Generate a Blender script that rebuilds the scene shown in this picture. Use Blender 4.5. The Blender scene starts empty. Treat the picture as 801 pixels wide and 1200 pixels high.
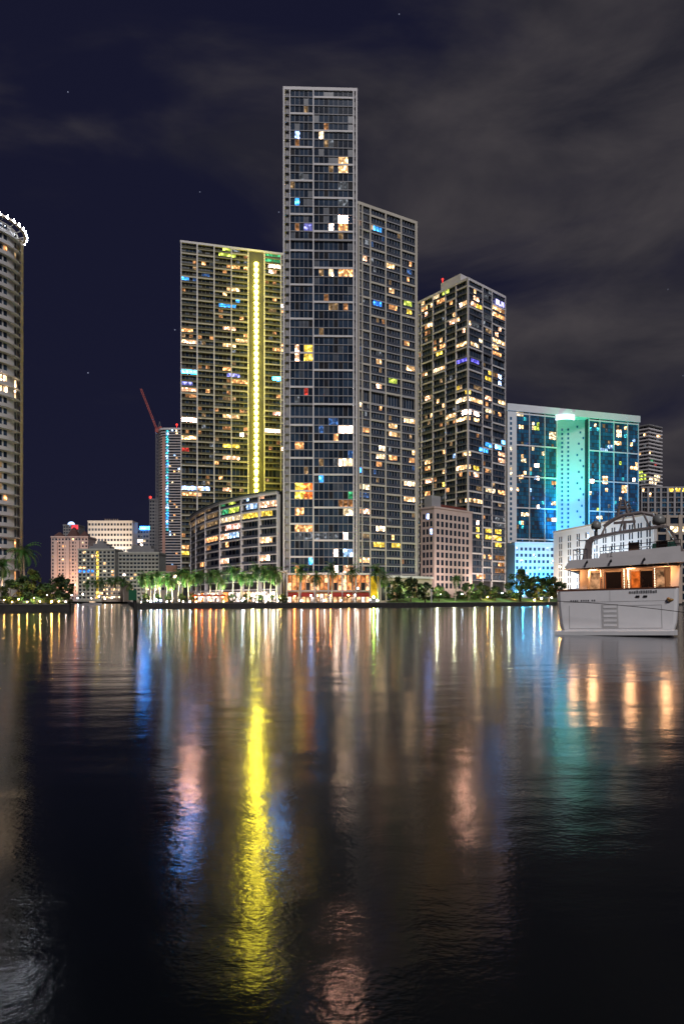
import bpy, bmesh, math, random
from mathutils import Vector, Matrix
from mathutils.geometry import tessellate_polygon
R = math.radians
random.seed(7)
scene = bpy.context.scene
COL = scene.collection
F, CX, HY, CZ = 750.0, 400.5, 703.5, 2.3        # focal length (px of an 801 px wide frame), principal column, horizon row, eye height
GZ = 1.4                                         # level of the quay

def P(px, py, Y): return Vector(((px - CX) / F * Y, Y, CZ + (HY - py) / F * Y))
def PX(px, Y): return (px - CX) / F * Y
def PZ(py, Y): return CZ + (HY - py) / F * Y
def proj(v): return CX + v[0] / v[1] * F, HY - (v[2] - CZ) / v[1] * F

# ------------------------------------------------------------------ materials
MATS = {}
def mat(name, col, rough=0.6, metal=0.0, var=0.15, scale=0.35, spec=0.5, bump=0.0, bscale=3.0):
    if name in MATS: return MATS[name]
    m = bpy.data.materials.new(name); m.use_nodes = True
    nt = m.node_tree; b = nt.nodes['Principled BSDF']
    b.inputs['Roughness'].default_value = rough; b.inputs['Metallic'].default_value = metal
    b.inputs['Specular IOR Level'].default_value = spec
    if var > 0:
        tc = nt.nodes.new('ShaderNodeTexCoord'); n = nt.nodes.new('ShaderNodeTexNoise')
        n.inputs['Scale'].default_value = scale; n.inputs['Detail'].default_value = 6; n.inputs['Roughness'].default_value = 0.65
        nt.links.new(tc.outputs['Object'], n.inputs['Vector'])
        r = nt.nodes.new('ShaderNodeMapRange'); r.inputs[1].default_value = 0.3; r.inputs[2].default_value = 0.7
        r.inputs[3].default_value = 1 - var; r.inputs[4].default_value = 1 + var
        nt.links.new(n.outputs['Fac'], r.inputs[0])
        mx = nt.nodes.new('ShaderNodeVectorMath'); mx.operation = 'SCALE'
        mx.inputs[0].default_value = col[:3]; nt.links.new(r.outputs[0], mx.inputs['Scale'])
        nt.links.new(mx.outputs[0], b.inputs['Base Color'])
        if bump:
            n2 = nt.nodes.new('ShaderNodeTexNoise'); n2.inputs['Scale'].default_value = bscale; n2.inputs['Detail'].default_value = 4
            nt.links.new(tc.outputs['Object'], n2.inputs['Vector'])
            bp = nt.nodes.new('ShaderNodeBump'); bp.inputs['Strength'].default_value = bump; bp.inputs['Distance'].default_value = 0.1
            nt.links.new(n2.outputs['Fac'], bp.inputs['Height']); nt.links.new(bp.outputs[0], b.inputs['Normal'])
    else:
        b.inputs['Base Color'].default_value = (*col[:3], 1)
    MATS[name] = m
    return m

def emit(name, col, strength, sample=False, mottle=0.55, scale=0.9, hot=0.0):
    if name in MATS: return MATS[name]
    m = bpy.data.materials.new(name); m.use_nodes = True
    nt = m.node_tree; nt.nodes.remove(nt.nodes['Principled BSDF'])
    e = nt.nodes.new('ShaderNodeEmission'); e.inputs['Color'].default_value = (*col, 1); e.inputs['Strength'].default_value = strength
    out = nt.nodes['Material Output']; nt.links.new(e.outputs[0], out.inputs['Surface'])
    if mottle:                                   # curtains, furniture and lamps inside the room
        tc = nt.nodes.new('ShaderNodeTexCoord'); n = nt.nodes.new('ShaderNodeTexNoise')
        n.inputs['Scale'].default_value = scale; n.inputs['Detail'].default_value = 3
        nt.links.new(tc.outputs['Object'], n.inputs['Vector'])
        r = nt.nodes.new('ShaderNodeMapRange'); r.inputs[1].default_value = 0.36; r.inputs[2].default_value = 0.66
        r.inputs[3].default_value = strength * (1 - mottle); r.inputs[4].default_value = strength * (1 + mottle)
        nt.links.new(n.outputs['Fac'], r.inputs[0]); src = r.outputs[0]
        if hot:                                  # hot spots for room lamps, added to strengthen the streaks on the water
            n2 = nt.nodes.new('ShaderNodeTexNoise'); n2.inputs['Scale'].default_value = .75; n2.inputs['Detail'].default_value = .5
            nt.links.new(tc.outputs['Object'], n2.inputs['Vector'])
            r2 = nt.nodes.new('ShaderNodeMapRange'); r2.interpolation_type = 'SMOOTHSTEP'; r2.inputs[1].default_value = .52; r2.inputs[2].default_value = .74
            r2.inputs[3].default_value = 0; r2.inputs[4].default_value = strength * hot; nt.links.new(n2.outputs['Fac'], r2.inputs[0])
            ad = nt.nodes.new('ShaderNodeMath'); ad.operation = 'ADD'; nt.links.new(src, ad.inputs[0]); nt.links.new(r2.outputs[0], ad.inputs[1]); src = ad.outputs[0]
        nt.links.new(src, e.inputs['Strength'])
    m.cycles.emission_sampling = 'AUTO' if sample else 'NONE'
    MATS[name] = m
    return m

PAL = {'warm': ((1, .57, .25), 1.15, 9), 'warmwhite': ((1, .66, .37), 1.7, 14), 'white': ((1, .68, .50), 5.0, 12), 'orange': ((1, .44, .16), .85, 7),
       'yellow': ((1, .66, .08), 1.0, 8), 'dimwarm': ((.8, .5, .25), .22, 4), 'brown': ((1, .45, .18), .24, 4), 'blue': ((.03, .22, 1), 1.3, 12),
       'cyan': ((.05, .36, 1), 1.4, 9), 'bluewhite': ((.30, .45, 1), 2.4, 16), 'violet': ((.32, .33, 1), .5, 6), 'indigo': ((.16, .14, 1), .8, 4),
       'pink': ((1, .44, .32), .9, 18), 'peach': ((1, .50, .28), 1.2, 16), 'green': ((.10, .7, .28), .4, 3), 'yg': ((.62, .78, .10), .8, 6),
       'redorange': ((1, .2, .04), 1.0, 6), 'cyanwhite': ((.10, .42, 1), 6.0, 5), 'dim': ((.6, .66, .75), .10, 5), 'red': ((1, .08, .06), .4, 2),
       'cream': ((1, .74, .42), .9, 10), 'sky': ((.36, .6, 1), .9, 12), 'teal': ((.06, .6, .7), .8, 5), 'dimblue': ((.12, .3, .8), .2, 5),
       'hotpeach': ((1, .5, .35), 110.0, 2), 'hotblue': ((.01, .33, 1), 70.0, 2)}
def LIT(k): return emit('lit_window_' + k, PAL[k][0], PAL[k][1], hot=PAL[k][2])

glass_a = mat('glass_dark', (.014, .025, .046), .12, var=.3, scale=.2)
glass_b = mat('glass_blue', (.032, .056, .098), .12, var=.3, scale=.2)
glass_c = mat('glass_curtained', (.050, .066, .095), .3, var=.3, scale=.5)
glass_d = mat('glass_brown', (.024, .026, .032), .15, var=.3, scale=.3)
glass_t = mat('glass_teal', (.028, .14, .26), .12, var=.4, scale=.2)
glass_t2 = mat('glass_deep_teal', (.022, .10, .20), .12, var=.4, scale=.2)
white_c = mat('white_concrete', (.56, .545, .56), .7, var=.12, scale=.08)
grey_c = mat('grey_concrete', (.36, .355, .37), .75, var=.15, scale=.1)
mid_c = mat('mid_grey_render', (.22, .22, .23), .75, var=.15, scale=.1)
dark_c = mat('dark_core_concrete', (.035, .036, .042), .8, var=.15)
beige_c = mat('beige_render', (.50, .42, .34), .75, var=.12, scale=.1)
pink_c = mat('pink_render', (.58, .46, .43), .75, var=.12, scale=.1)
tan_c = mat('tan_render', (.46, .39, .33), .75, var=.15, scale=.12)
black_m = mat('black_metal', (.015, .015, .017), .45, .6, var=.1)
steel_m = mat('brushed_steel', (.45, .45, .47), .35, .9, var=.1)

# ------------------------------------------------------------------ mesh builder
class MB:
    def __init__(s): s.v, s.f, s.m = [], [], []
    def poly(s, pts, mi=0):
        i = len(s.v); s.v.extend(tuple(p) for p in pts); s.f.append(tuple(range(i, i + len(pts)))); s.m.append(mi)
    def hexa(s, p, mi=0):                        # 8 points: bottom ring then top ring
        i = len(s.v); s.v.extend(tuple(q) for q in p)
        for q in ((3, 2, 1, 0), (4, 5, 6, 7), (0, 1, 5, 4), (1, 2, 6, 5), (2, 3, 7, 6), (3, 0, 4, 7)):
            s.f.append(tuple(i + k for k in q)); s.m.append(mi)
    def box(s, x0, x1, y0, y1, z0, z1, mi=0):
        s.hexa([(x0, y0, z0), (x1, y0, z0), (x1, y1, z0), (x0, y1, z0), (x0, y0, z1), (x1, y0, z1), (x1, y1, z1), (x0, y1, z1)], mi)
    def prism(s, pts, z0, z1, mi=0):
        n = len(pts); i = len(s.v)
        s.v.extend((p[0], p[1], z0) for p in pts); s.v.extend((p[0], p[1], z1) for p in pts)
        s.f.append(tuple(i + k for k in reversed(range(n)))); s.m.append(mi)
        s.f.append(tuple(i + n + k for k in range(n))); s.m.append(mi)
        for k in range(n):
            q = (k + 1) % n
            s.f.append((i + k, i + q, i + n + q, i + n + k)); s.m.append(mi)
    def tube(s, p0, p1, r0, r1=None, n=6, mi=0, cap=True):
        r1 = r0 if r1 is None else r1
        p0, p1 = Vector(p0), Vector(p1); d = (p1 - p0).normalized()
        a = d.cross(Vector((0, 0, 1)) if abs(d.z) < .9 else Vector((1, 0, 0))).normalized(); b = d.cross(a)
        i = len(s.v)
        for p, r in ((p0, r0), (p1, r1)):
            for k in range(n):
                t = 2 * math.pi * k / n
                s.v.append(tuple(p + a * (r * math.cos(t)) + b * (r * math.sin(t))))
        for k in range(n):
            q = (k + 1) % n
            s.f.append((i + k, i + q, i + n + q, i + n + k)); s.m.append(mi)
        if cap:
            s.f.append(tuple(i + k for k in reversed(range(n)))); s.m.append(mi)
            s.f.append(tuple(i + n + k for k in range(n))); s.m.append(mi)
    def path(s, pts, r0, r1=None, n=6, mi=0):
        r1 = r0 if r1 is None else r1
        m = len(pts) - 1
        for k in range(m):
            s.tube(pts[k], pts[k + 1], r0 + (r1 - r0) * k / m, r0 + (r1 - r0) * (k + 1) / m, n, mi)
    def ball(s, c, r, seg=10, rings=6, mi=0, sz=1.0):
        prof = [(max(.001, math.sin(math.pi * k / rings)) * r, -math.cos(math.pi * k / rings) * r * sz) for k in range(rings + 1)]
        s.lathe(c, prof, seg, mi)
    def lathe(s, c, prof, seg=12, mi=0, a0=0.0, a1=2 * math.pi):
        full = abs(a1 - a0 - 2 * math.pi) < 1e-6; n = seg if full else seg + 1
        i = len(s.v)
        for r, z in prof:
            for k in range(n):
                t = a0 + (a1 - a0) * k / seg
                s.v.append((c[0] + r * math.cos(t), c[1] + r * math.sin(t), c[2] + z))
        for j in range(len(prof) - 1):
            for k in range(seg):
                q = (k + 1) % n if full else k + 1
                s.f.append((i + j * n + k, i + j * n + q, i + (j + 1) * n + q, i + (j + 1) * n + k)); s.m.append(mi)
    def build(s, name, mats, parent=None, base=None, smooth=False):
        if base is None: base = parent['_base'] if parent is not None and '_base' in parent else (0, 0, 0)
        bx, by, bz = base
        me = bpy.data.meshes.new(name)
        me.from_pydata([(x - bx, y - by, z - bz) for x, y, z in s.v], [], s.f)
        for m in (mats if isinstance(mats, (list, tuple)) else [mats]): me.materials.append(m)
        me.polygons.foreach_set('material_index', s.m)
        if smooth: me.polygons.foreach_set('use_smooth', [True] * len(s.f))
        me.update()
        o = bpy.data.objects.new(name, me); COL.objects.link(o)
        if parent is not None: o.parent = parent
        else: o.location = base
        return o

def tag(o, label=None, cat=None, group=None, kind=None):
    if label: o['label'] = label
    if cat: o['category'] = cat
    if group: o['group'] = group
    if kind: o['kind'] = kind
    return o
def thing(name, label, cat, loc=(0, 0, 0), group=None, rz=0.0):
    o = bpy.data.objects.new(name, None); COL.objects.link(o)
    o.location = loc; o.rotation_euler = (0, 0, rz); o.empty_display_size = 1.0
    o['_base'] = list(loc) if rz == 0 else [0, 0, 0]
    return tag(o, label, cat, group)
def local(o): o['_base'] = [0, 0, 0]; return o    # parts given in the thing's own coordinates
def copy_tree(o, parent=None):
    c = o.copy(); COL.objects.link(c)
    if parent is not None: c.parent = parent
    for ch in list(o.children): copy_tree(ch, c)
    return c

ORD = ['first', 'second', 'third', 'fourth', 'fifth', 'sixth', 'seventh', 'eighth', 'ninth', 'tenth', 'eleventh', 'twelfth', 'thirteenth',
       'fourteenth', 'fifteenth', 'sixteenth', 'seventeenth', 'eighteenth', 'nineteenth', 'twentieth', 'twenty-first', 'twenty-second', 'twenty-third', 'twenty-fourth']

# ------------------------------------------------------------------ facades
def offset_poly(pts, d):
    n = len(pts); area = sum(pts[k][0] * pts[(k + 1) % n][1] - pts[(k + 1) % n][0] * pts[k][1] for k in range(n))
    sg = 1 if area > 0 else -1; out = []
    for k in range(n):
        p0, p1, p2 = (Vector(pts[k - 1][:2]), Vector(pts[k][:2]), Vector(pts[(k + 1) % n][:2]))
        e1, e2 = (p1 - p0).normalized(), (p2 - p1).normalized()
        n1, n2 = Vector((e1.y, -e1.x)) * sg, Vector((e2.y, -e2.x)) * sg
        b = (n1 + n2); b = b / max(.25, b.dot(n1))
        out.append((p1.x + b.x * d, p1.y + b.y * d))
    return out if area > 0 else out

def ccw(pts):
    n = len(pts); area = sum(pts[k][0] * pts[(k + 1) % n][1] - pts[(k + 1) % n][0] * pts[k][1] for k in range(n))
    return list(pts) if area > 0 else list(reversed(pts))

class Edge:
    """One face of a building in plan, from a to b (left to right as seen from the water); the outward normal is u turned clockwise."""
    def __init__(s, a, b):
        s.a, s.b = Vector(a[:2]), Vector(b[:2]); s.L = (s.b - s.a).length; s.u = (s.b - s.a) / s.L
        s.n = Vector((s.u.y, -s.u.x))
    def at(s, q, d, z): p = s.a + s.u * q + s.n * d; return (p.x, p.y, z)
    def q(s, px):
        k = (px - CX) / F; d = s.b - s.a
        return (k * s.a.y - s.a.x) / (d.x - k * d.y) * s.L
    def box(s, mb, q0, q1, d0, d1, z0, z1, mi=0):
        mb.hexa([s.at(q0, d1, z0), s.at(q1, d1, z0), s.at(q1, d0, z0), s.at(q0, d0, z0),
                 s.at(q0, d1, z1), s.at(q1, d1, z1), s.at(q1, d0, z1), s.at(q0, d0, z1)], mi)
    def pane(s, mb, q0, q1, d, z0, z1, mi=0):
        mb.poly([s.at(q0, d, z0), s.at(q1, d, z0), s.at(q1, d, z1), s.at(q0, d, z1)], mi)

class Panes:
    """Collects the panes of one building; the lit and nearest ones become parts, the rest one part."""
    def __init__(s): s.items = []
    def add(s, pts, m, lit):
        c = [sum(p[k] for p in pts) / 4 for k in range(3)]
        s.items.append((0 if lit else 1, c[1], pts, m))
    def build(s, parent, limit=100):
        s.items.sort(key=lambda t: (t[0], t[1]))
        for _l, _d, pts, m in s.items[:limit]:
            mb = MB(); mb.poly(pts); mb.build('window', m, parent)
        rest = s.items[limit:]
        if rest:
            ms = list({t[3].name: t[3] for t in rest}.values()); ix = {m.name: k for k, m in enumerate(ms)}
            mb = MB()
            for _l, _d, pts, m in rest: mb.poly(pts, ix[m.name])
            o = mb.build('window', ms, parent); o['kind'] = 'stuff'

def lit_lookup(rects, x, y):
    for x0, y0, x1, y1, k in rects:
        if x0 <= x <= x1 and y0 <= y <= y1: return k
    return None
def zoomed(ox, oy, sc, rows):
    out = []
    for r in rows: out.append((ox + r[0] / sc, oy + r[1] / sc, ox + r[2] / sc, oy + r[3] / sc, r[4]))
    return out

def levels(*segs):
    """(z0, z1, n) runs of floors -> list of (z0, z1, mech)"""
    out = []
    for z0, z1, n in segs:
        for k in range(max(n, 1)):
            out.append((z0 + (z1 - z0) * k / max(n, 1), z0 + (z1 - z0) * (k + 1) / max(n, 1), n == 0))
    return out

def tower(name, label, foot, edges, fl, glass, slab_m, col_m, core_m=dark_c, slab_t=.35, slab_out=.1, col_w=.6, col_out=.25, recess=.45, lit=(), prand=0.0,
          rkeys=('warm',), rail=0.0, bands=None, band_m=None, mull=.12, mull_m=None, roof_t=1.1, roof_m=None, cat='tower', rail_m=None, group=None, z_base=GZ, seed=1, roof=True, limit=100):
    """edges: list of dicts(e=Edge, cols=[px], subs=[panes per bay], skip={bay})"""
    rnd = random.Random(seed)
    cx = sum(p[0] for p in foot) / len(foot); cy = sum(p[1] for p in foot) / len(foot)
    t = thing(name, label, cat, (cx, cy, z_base), group)
    foot = ccw(foot); ztop = fl[-1][1]; z0 = fl[0][0]
    mb = MB(); mb.prism(offset_poly(foot, -recess - .5), z_base, ztop - .05); mb.build('core_wall', core_m, t)
    ring = offset_poly(foot, slab_out)
    for k, (a, b, mech) in enumerate(fl):
        mb = MB(); th = slab_t * (2.2 if mech or (k and fl[k - 1][2]) else 1)
        mb.prism(ring, a - th / 2, a + th / 2)
        o = mb.build('floor_slab', slab_m, t)
        if rail and not mech:
            for ed in edges:
                e = ed['e']; rb = MB(); e.box(rb, .12, e.L - .12, slab_out - .12, slab_out - .04, a + th / 2 + .02, a + th / 2 + rail)
                rb.build('balcony_rail', rail_m or slab_m, o, base=t['_base'])
    if roof:
        mb = MB(); mb.prism(offset_poly(foot, slab_out + .15), ztop - roof_t / 2, ztop + roof_t / 2); mb.build('roof_parapet', roof_m or col_m, t)
    panes = Panes(); mm = MB()
    for ed in edges:
        e = ed['e']; cs = [e.q(x) for x in ed['cols']]; skip = ed.get('skip', ())
        for j, q in enumerate(cs):
            w = ed.get('colw', {}).get(j, col_w); c = MB()
            if w <= 0: continue
            qa, qb = max(q - w / 2, -.05 - (.1 if j == 0 else 0)), min(q + w / 2, e.L + .15)
            e.box(c, qa, qb, -recess - .3, col_out + (.003 * j), z_base, ztop - roof_t / 2 - .02)
            c.build('column', ed.get('colm', col_m), t)
        for j in range(len(cs) - 1):
            ns = ed['subs'][j]
            if ns == 0: continue
            qa, qb = cs[j] + col_w / 2, cs[j + 1] - col_w / 2; step = (qb - qa) / ns
            for k, (a, b, mech) in enumerate(fl):
                if j in skip: continue
                if bands and bands(j, k, ed):
                    bb = MB(); e.box(bb, cs[j], cs[j + 1], -.3, col_out - .06, a - .33, a + .33); bb.build('floor_band', band_m or col_m, t)
                for i in range(ns):
                    s0, s1 = qa + i * step + mull / 2, qa + (i + 1) * step - mull / 2
                    d = -recess - (.35 if mech else 0)
                    pts = [e.at(s0, d, a + slab_t / 2), e.at(s1, d, a + slab_t / 2), e.at(s1, d, b - slab_t / 2), e.at(s0, d, b - slab_t / 2)]
                    c = [sum(p[x] for p in pts) / 4 for x in range(3)]; x, y = proj(c)
                    key = None if mech else lit_lookup(lit, x, y)
                    if key is None and not mech and rnd.random() < prand: key = rnd.choice(rkeys)
                    if key: panes.add(pts, LIT(key), True)
                    else: panes.add(pts, rnd.choice(glass), False)
                    if i: 
                        qm = qa + i * step
                        e.box(mm, qm - mull / 2, qm + mull / 2, d - .02, d + .12, a + slab_t / 2, b - slab_t / 2)
    panes.build(t, limit)
    if mm.f: mm.build('mullion', mull_m or slab_m, t)['kind'] = 'stuff'
    return t
# ================================================================== BUILDINGS
frame_l = mat('pale_frame_concrete', (.70, .68, .70), .6, var=.1, scale=.08)
slab_l = mat('slab_edge_concrete', (.30, .30, .33), .6, var=.15, scale=.08)
GL = [glass_a, glass_a, glass_b, glass_b, glass_a, glass_c]
GLN = [glass_a] * 5 + [glass_b] * 6 + [glass_c, glass_d]
GLB = [glass_a] * 2 + [glass_b] * 5 + [glass_c]

# ---- tall slender tower in the middle
LIT_C = zoomed(320, 90, 4.45, [(105, 300, 145, 332, 'bluewhite'), (228, 300, 262, 338, 'warmwhite'), (108, 340, 140, 375, 'brown'), (336, 430, 400, 465, 'warm'),
    (336, 470, 400, 505, 'warm'), (290, 470, 320, 505, 'dimwarm'), (118, 628, 145, 664, 'cyan'), (335, 718, 400, 757, 'hotpeach'), (290, 760, 325, 797, 'white'),
    (338, 763, 400, 800, 'orange'), (108, 763, 138, 797, 'brown'), (165, 780, 205, 802, 'violet'), (275, 140, 305, 165, 'white'), (335, 555, 400, 590, 'dim'), (336, 640, 400, 672, 'dim'), (292, 345, 312, 372, 'dim')]) \
  + zoomed(320, 290, 4.45, [(295, 103, 325, 145, 'warmwhite'), (340, 103, 405, 147, 'orange'), (108, 488, 155, 522, 'hotpeach'), (108, 525, 142, 597, 'peach'),
    (155, 528, 215, 600, 'yellow'), (345, 492, 405, 527, 'blue'), (108, 820, 142, 882, 'brown'), (300, 818, 330, 880, 'pink'), (350, 816, 412, 884, 'hotpeach'),
    (300, 300, 330, 318, 'dimwarm'), (365, 285, 400, 312, 'brown'), (150, 742, 190, 768, 'red'), (370, 458, 408, 482, 'dim'), (300, 905, 330, 925, 'dimblue')]) \
  + zoomed(320, 490, 4.45, [(350, 38, 412, 86, 'white'), (303, 85, 335, 127, 'orange'), (110, 128, 158, 170, 'orange'), (350, 220, 415, 260, 'warmwhite'),
    (110, 337, 158, 402, 'yellow'), (160, 335, 225, 402, 'redorange'), (110, 453, 158, 494, 'orange'), (352, 453, 415, 494, 'cream'), (115, 541, 220, 585, 'orange'),
    (350, 416, 410, 450, 'brown'), (305, 678, 338, 714, 'white'), (352, 678, 420, 712, 'sky'), (110, 600, 350, 632, 'dim'), (362, 592, 385, 622, 'white'),
    (175, 733, 215, 757, 'cyan'), (305, 758, 338, 797, 'white'), (360, 758, 410, 797, 'peach'), (110, 758, 145, 797, 'orange'), (245, 40, 275, 70, 'dimblue'), (305, 220, 345, 255, 'dim'), (400, 390, 428, 412, 'green'),
    (240, 310, 270, 330, 'cyan'), (305, 455, 335, 485, 'dimwarm')])
A = (PX(332, 235), 235.0); B = (PX(418, 235.8), 235.8)
foot = [A, B, (B[0], 249.5), (A[0], 249.5)]
fl = levels((12.2, 69.8, 19), (69.8, 74.5, 0), (74.5, 130.9, 18), (130.9, 135.0, 0), (135.0, 190.5, 18))
def bands_c(j, k, ed): return (j == 1 and k % 4 in (2,)) or (j == 2 and k % 4 == 0)
tall = tower('residential_tower', 'tallest tower in the centre, narrow flat grey front with scattered lit windows', foot,
      [dict(e=Edge(A, B), cols=[332, 339.5, 367, 414, 418], subs=[0, 5, 8, 0], colw={0: .9, 4: .9, 1: .35, 3: .5})], fl, GLN, slab_l, frame_l,
      lit=LIT_C, slab_t=.30, slab_out=.04, col_w=.46, bands=bands_c, mull=.15, seed=3, core_m=grey_c, recess=.22, prand=.03, rkeys=('dim', 'dimwarm', 'brown', 'dimwarm', 'dimblue'))

# ---- grey slab tower right behind it
LIT_S = zoomed(320, 290, 4.45, [(458, 35, 485, 67, 'peach'), (440, 58, 457, 90, 'warm'), (590, 78, 632, 112, 'warm'), (528, 270, 572, 327, 'blue'), (595, 213, 637, 242, 'warm'),
    (597, 288, 640, 342, 'orange'), (675, 280, 717, 307, 'yg'), (693, 318, 722, 357, 'yellow'), (688, 148, 717, 177, 'orange'), (668, 503, 702, 537, 'orange'), (533, 573, 572, 642, 'warm'),
    (533, 543, 572, 567, 'dim'), (698, 618, 737, 647, 'warm'), (605, 698, 652, 732, 'yg'), (533, 713, 572, 742, 'peach'), (447, 728, 489, 782, 'warm'), (428, 820, 464, 867, 'warmwhite'),
    (533, 843, 572, 877, 'orange'), (678, 903, 727, 936, 'warmwhite'), (678, 878, 742, 902, 'sky'), (525, 395, 570, 425, 'dimblue'), (525, 100, 565, 125, 'dim'), (690, 120, 715, 145, 'dimblue'), (460, 422, 480, 445, 'warm')]) \
  + zoomed(320, 490, 4.45, [(458, 48, 494, 87, 'orange'), (598, 38, 650, 74, 'warm'), (598, 76, 647, 107, 'warm'), (678, 18, 732, 52, 'warm'), (538, 163, 577, 194, 'warmwhite'),
    (538, 198, 577, 234, 'warmwhite'), (598, 198, 642, 237, 'orange'), (703, 186, 737, 217, 'warm'), (706, 220, 737, 250, 'orange'), (681, 320, 735, 357, 'warmwhite'), (683, 398, 735, 447, 'warm'),
    (453, 490, 494, 527, 'peach'), (448, 262, 470, 302, 'blue'), (448, 343, 494, 372, 'cream'), (538, 573, 582, 607, 'warmwhite'), (523, 643, 582, 680, 'yellow'), (618, 646, 660, 682, 'yellow'),
    (468, 718, 497, 750, 'warm'), (543, 753, 582, 787, 'warm'), (538, 233, 567, 267, 'orange'), (448, 400, 494, 430, 'dimblue'), (545, 505, 575, 530, 'dim'), (470, 610, 495, 630, 'dimwarm')]) \
  + zoomed(320, 90, 4.45, [(520, 785, 565, 812, 'cyan'), (432, 762, 452, 800, 'peach'), (458, 865, 485, 905, 'dim')])
A = (PX(419.6, 237), 237.0); B = (PX(488, 249.8), 249.8)
foot = [A, B, (B[0], B[1] + 14), (A[0], B[1] + 6)]
fl = levels((12.2, 76.0, 21), (76.0, 81.0, 0), (81.0, 149.6, 22))
def bands_s(j, k, ed): return k % 4 == (0, 1, 3, 2, 0)[j % 5]
tower('residential_tower', 'grey slab tower with sloping roofline set back against the right side of the tallest tower', foot,
      [dict(e=Edge(A, B), cols=[419.6, 424, 433.5, 451.5, 469.5, 486.5, 488], subs=[2, 3, 5, 5, 5, 0], colw={0: .8, 1: .5, 6: .8})], fl, GLN, mat('light_slab_edge', (.42, .42, .44), .6, var=.12, scale=.08), mat('warm_frame_concrete', (.62, .58, .50), .6, var=.1, scale=.08),
      lit=LIT_S, slab_t=.34, recess=.3, rail=.9, bands=bands_s, mull=.13, seed=4, rail_m=mat('tinted_rail', (.075, .085, .115), .5, var=.1, spec=.3), prand=.045, rkeys=('dim', 'dimwarm', 'brown', 'dimwarm', 'orange', 'dimblue'))

# ---- twin tower at left with the yellow light strip
LIT_L = zoomed(200, 270, 5.22, [(310, 108, 375, 142, 'yg'), (285, 148, 395, 178, 'yg'), (375, 113, 415, 147, 'dim'), (308, 226, 420, 260, 'orange'), (425, 238, 460, 267, 'orange'),
    (310, 363, 420, 397, 'warm'), (305, 438, 422, 472, 'cyan'), (340, 476, 420, 502, 'violet'), (76, 270, 132, 302, 'cyan'), (130, 278, 237, 307, 'dimblue'), (308, 603, 402, 634, 'peach'),
    (323, 678, 462, 712, 'warm'), (75, 590, 162, 620, 'orange'), (180, 597, 198, 622, 'warmwhite'), (200, 600, 240, 622, 'dimwarm'), (75, 662, 162, 692, 'peach'), (183, 663, 200, 695, 'warmwhite'),
    (74, 858, 162, 892, 'hotblue'), (178, 866, 200, 893, 'cyan'), (76, 933, 135, 962, 'violet'), (74, 968, 162, 998, 'peach'), (180, 968, 197, 1003, 'peach'), (203, 973, 248, 1003, 'orange'),
    (78, 1003, 155, 1033, 'brown'), (313, 843, 362, 870, 'orange'), (340, 873, 432, 902, 'violet'), (368, 918, 462, 947, 'orange'), (308, 1118, 422, 1157, 'warm'), (73, 1148, 162, 1178, 'hotpeach'),
    (181, 1148, 197, 1178, 'white'), (588, 222, 662, 258, 'white'), (618, 258, 657, 292, 'peach'), (578, 143, 662, 208, 'green'), (616, 363, 657, 394, 'dimblue'), (618, 570, 664, 598, 'yellow'),
    (588, 493, 657, 522, 'dimwarm'), (623, 733, 662, 762, 'orange'), (616, 893, 662, 932, 'hotblue'), (618, 1108, 664, 1137, 'pink'), (328, 1018, 402, 1052, 'dimwarm'), (672, 460, 692, 500, 'white'), (672, 540, 692, 566, 'white'), (672, 700, 692, 740, 'orange')]) \
  + zoomed(200, 480, 5, [(73, 148, 152, 182, 'warm'), (170, 153, 187, 182, 'warmwhite'), (298, 196, 407, 227, 'yellow'), (308, 268, 407, 299, 'peach'), (398, 133, 437, 162, 'white'),
    (558, 103, 637, 137, 'white'), (73, 443, 152, 487, 'bluewhite'), (73, 485, 152, 512, 'orange'), (168, 448, 187, 512, 'peach'), (193, 448, 237, 482, 'bluewhite'), (313, 456, 352, 487, 'peach'),
    (408, 338, 442, 382, 'brown'), (68, 838, 117, 877, 'yellow'), (70, 810, 115, 838, 'orange'), (68, 233, 102, 252, 'red'), (590, 15, 635, 40, 'peach'), (650, 205, 668, 237, 'peach')])
A = (PX(212, 335), 335.0); B = (PX(333, 347.6), 347.6)
eL = Edge(A, B); bk = -eL.n * 22
foot = [A, B, (B[0] + bk.x, B[1] + bk.y), (A[0] + bk.x, A[1] + bk.y)]
fl = levels((9.5, 68.6, 19), (68.6, 73.1, 0), (73.1, 129.8, 18), (129.8, 133.2, 0), (133.2, 190.2, 19))
olive_lit_slab = mat('olive_lit_slab_edge', (.30, .285, .21), .6, var=.15, scale=.08)  # olive light from the lamp strip put into the slab colour
def bands_l(j, k, ed): return k % 4 == (0, 0, 2, 1, 1, 2, 0)[j % 7]
yt = tower('residential_tower', 'wide dark tower at left with a bright yellow strip of lamps running down its front', foot,
      [dict(e=eL, cols=[212, 231, 250.8, 271, 290.7, 309.6, 329, 333], subs=[4, 4, 4, 4, 0, 4, 1], colw={1: .7, 3: .5})], fl, [glass_a, mat('glass_smoke', (.034, .034, .032), .15, var=.3, scale=.3), glass_d, glass_b, glass_c], olive_lit_slab, frame_l,
      lit=LIT_L, slab_t=.30, slab_out=.3, col_out=.42, rail=.85, rail_m=mat('dark_tinted_rail', (.10, .095, .066), .7, var=.1, spec=.2), bands=bands_l, band_m=mat('warm_lit_band', (.48, .45, .37), .6), mull=.16, seed=5, recess=.45, core_m=dark_c, prand=.08, rkeys=('dim', 'dimwarm', 'brown', 'brown', 'orange'))  # band and rail colours also hold the strip's warm olive light
q0, q1 = eL.q(291.6), eL.q(308.8); qc = eL.q(300)
mb = MB(); eL.box(mb, q0, q1, -.85, .32, GZ, 189.2); mb.build('lamp_strip_wall', mat('strip_wall_concrete', (.075, .075, .07), .8), yt)
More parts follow.
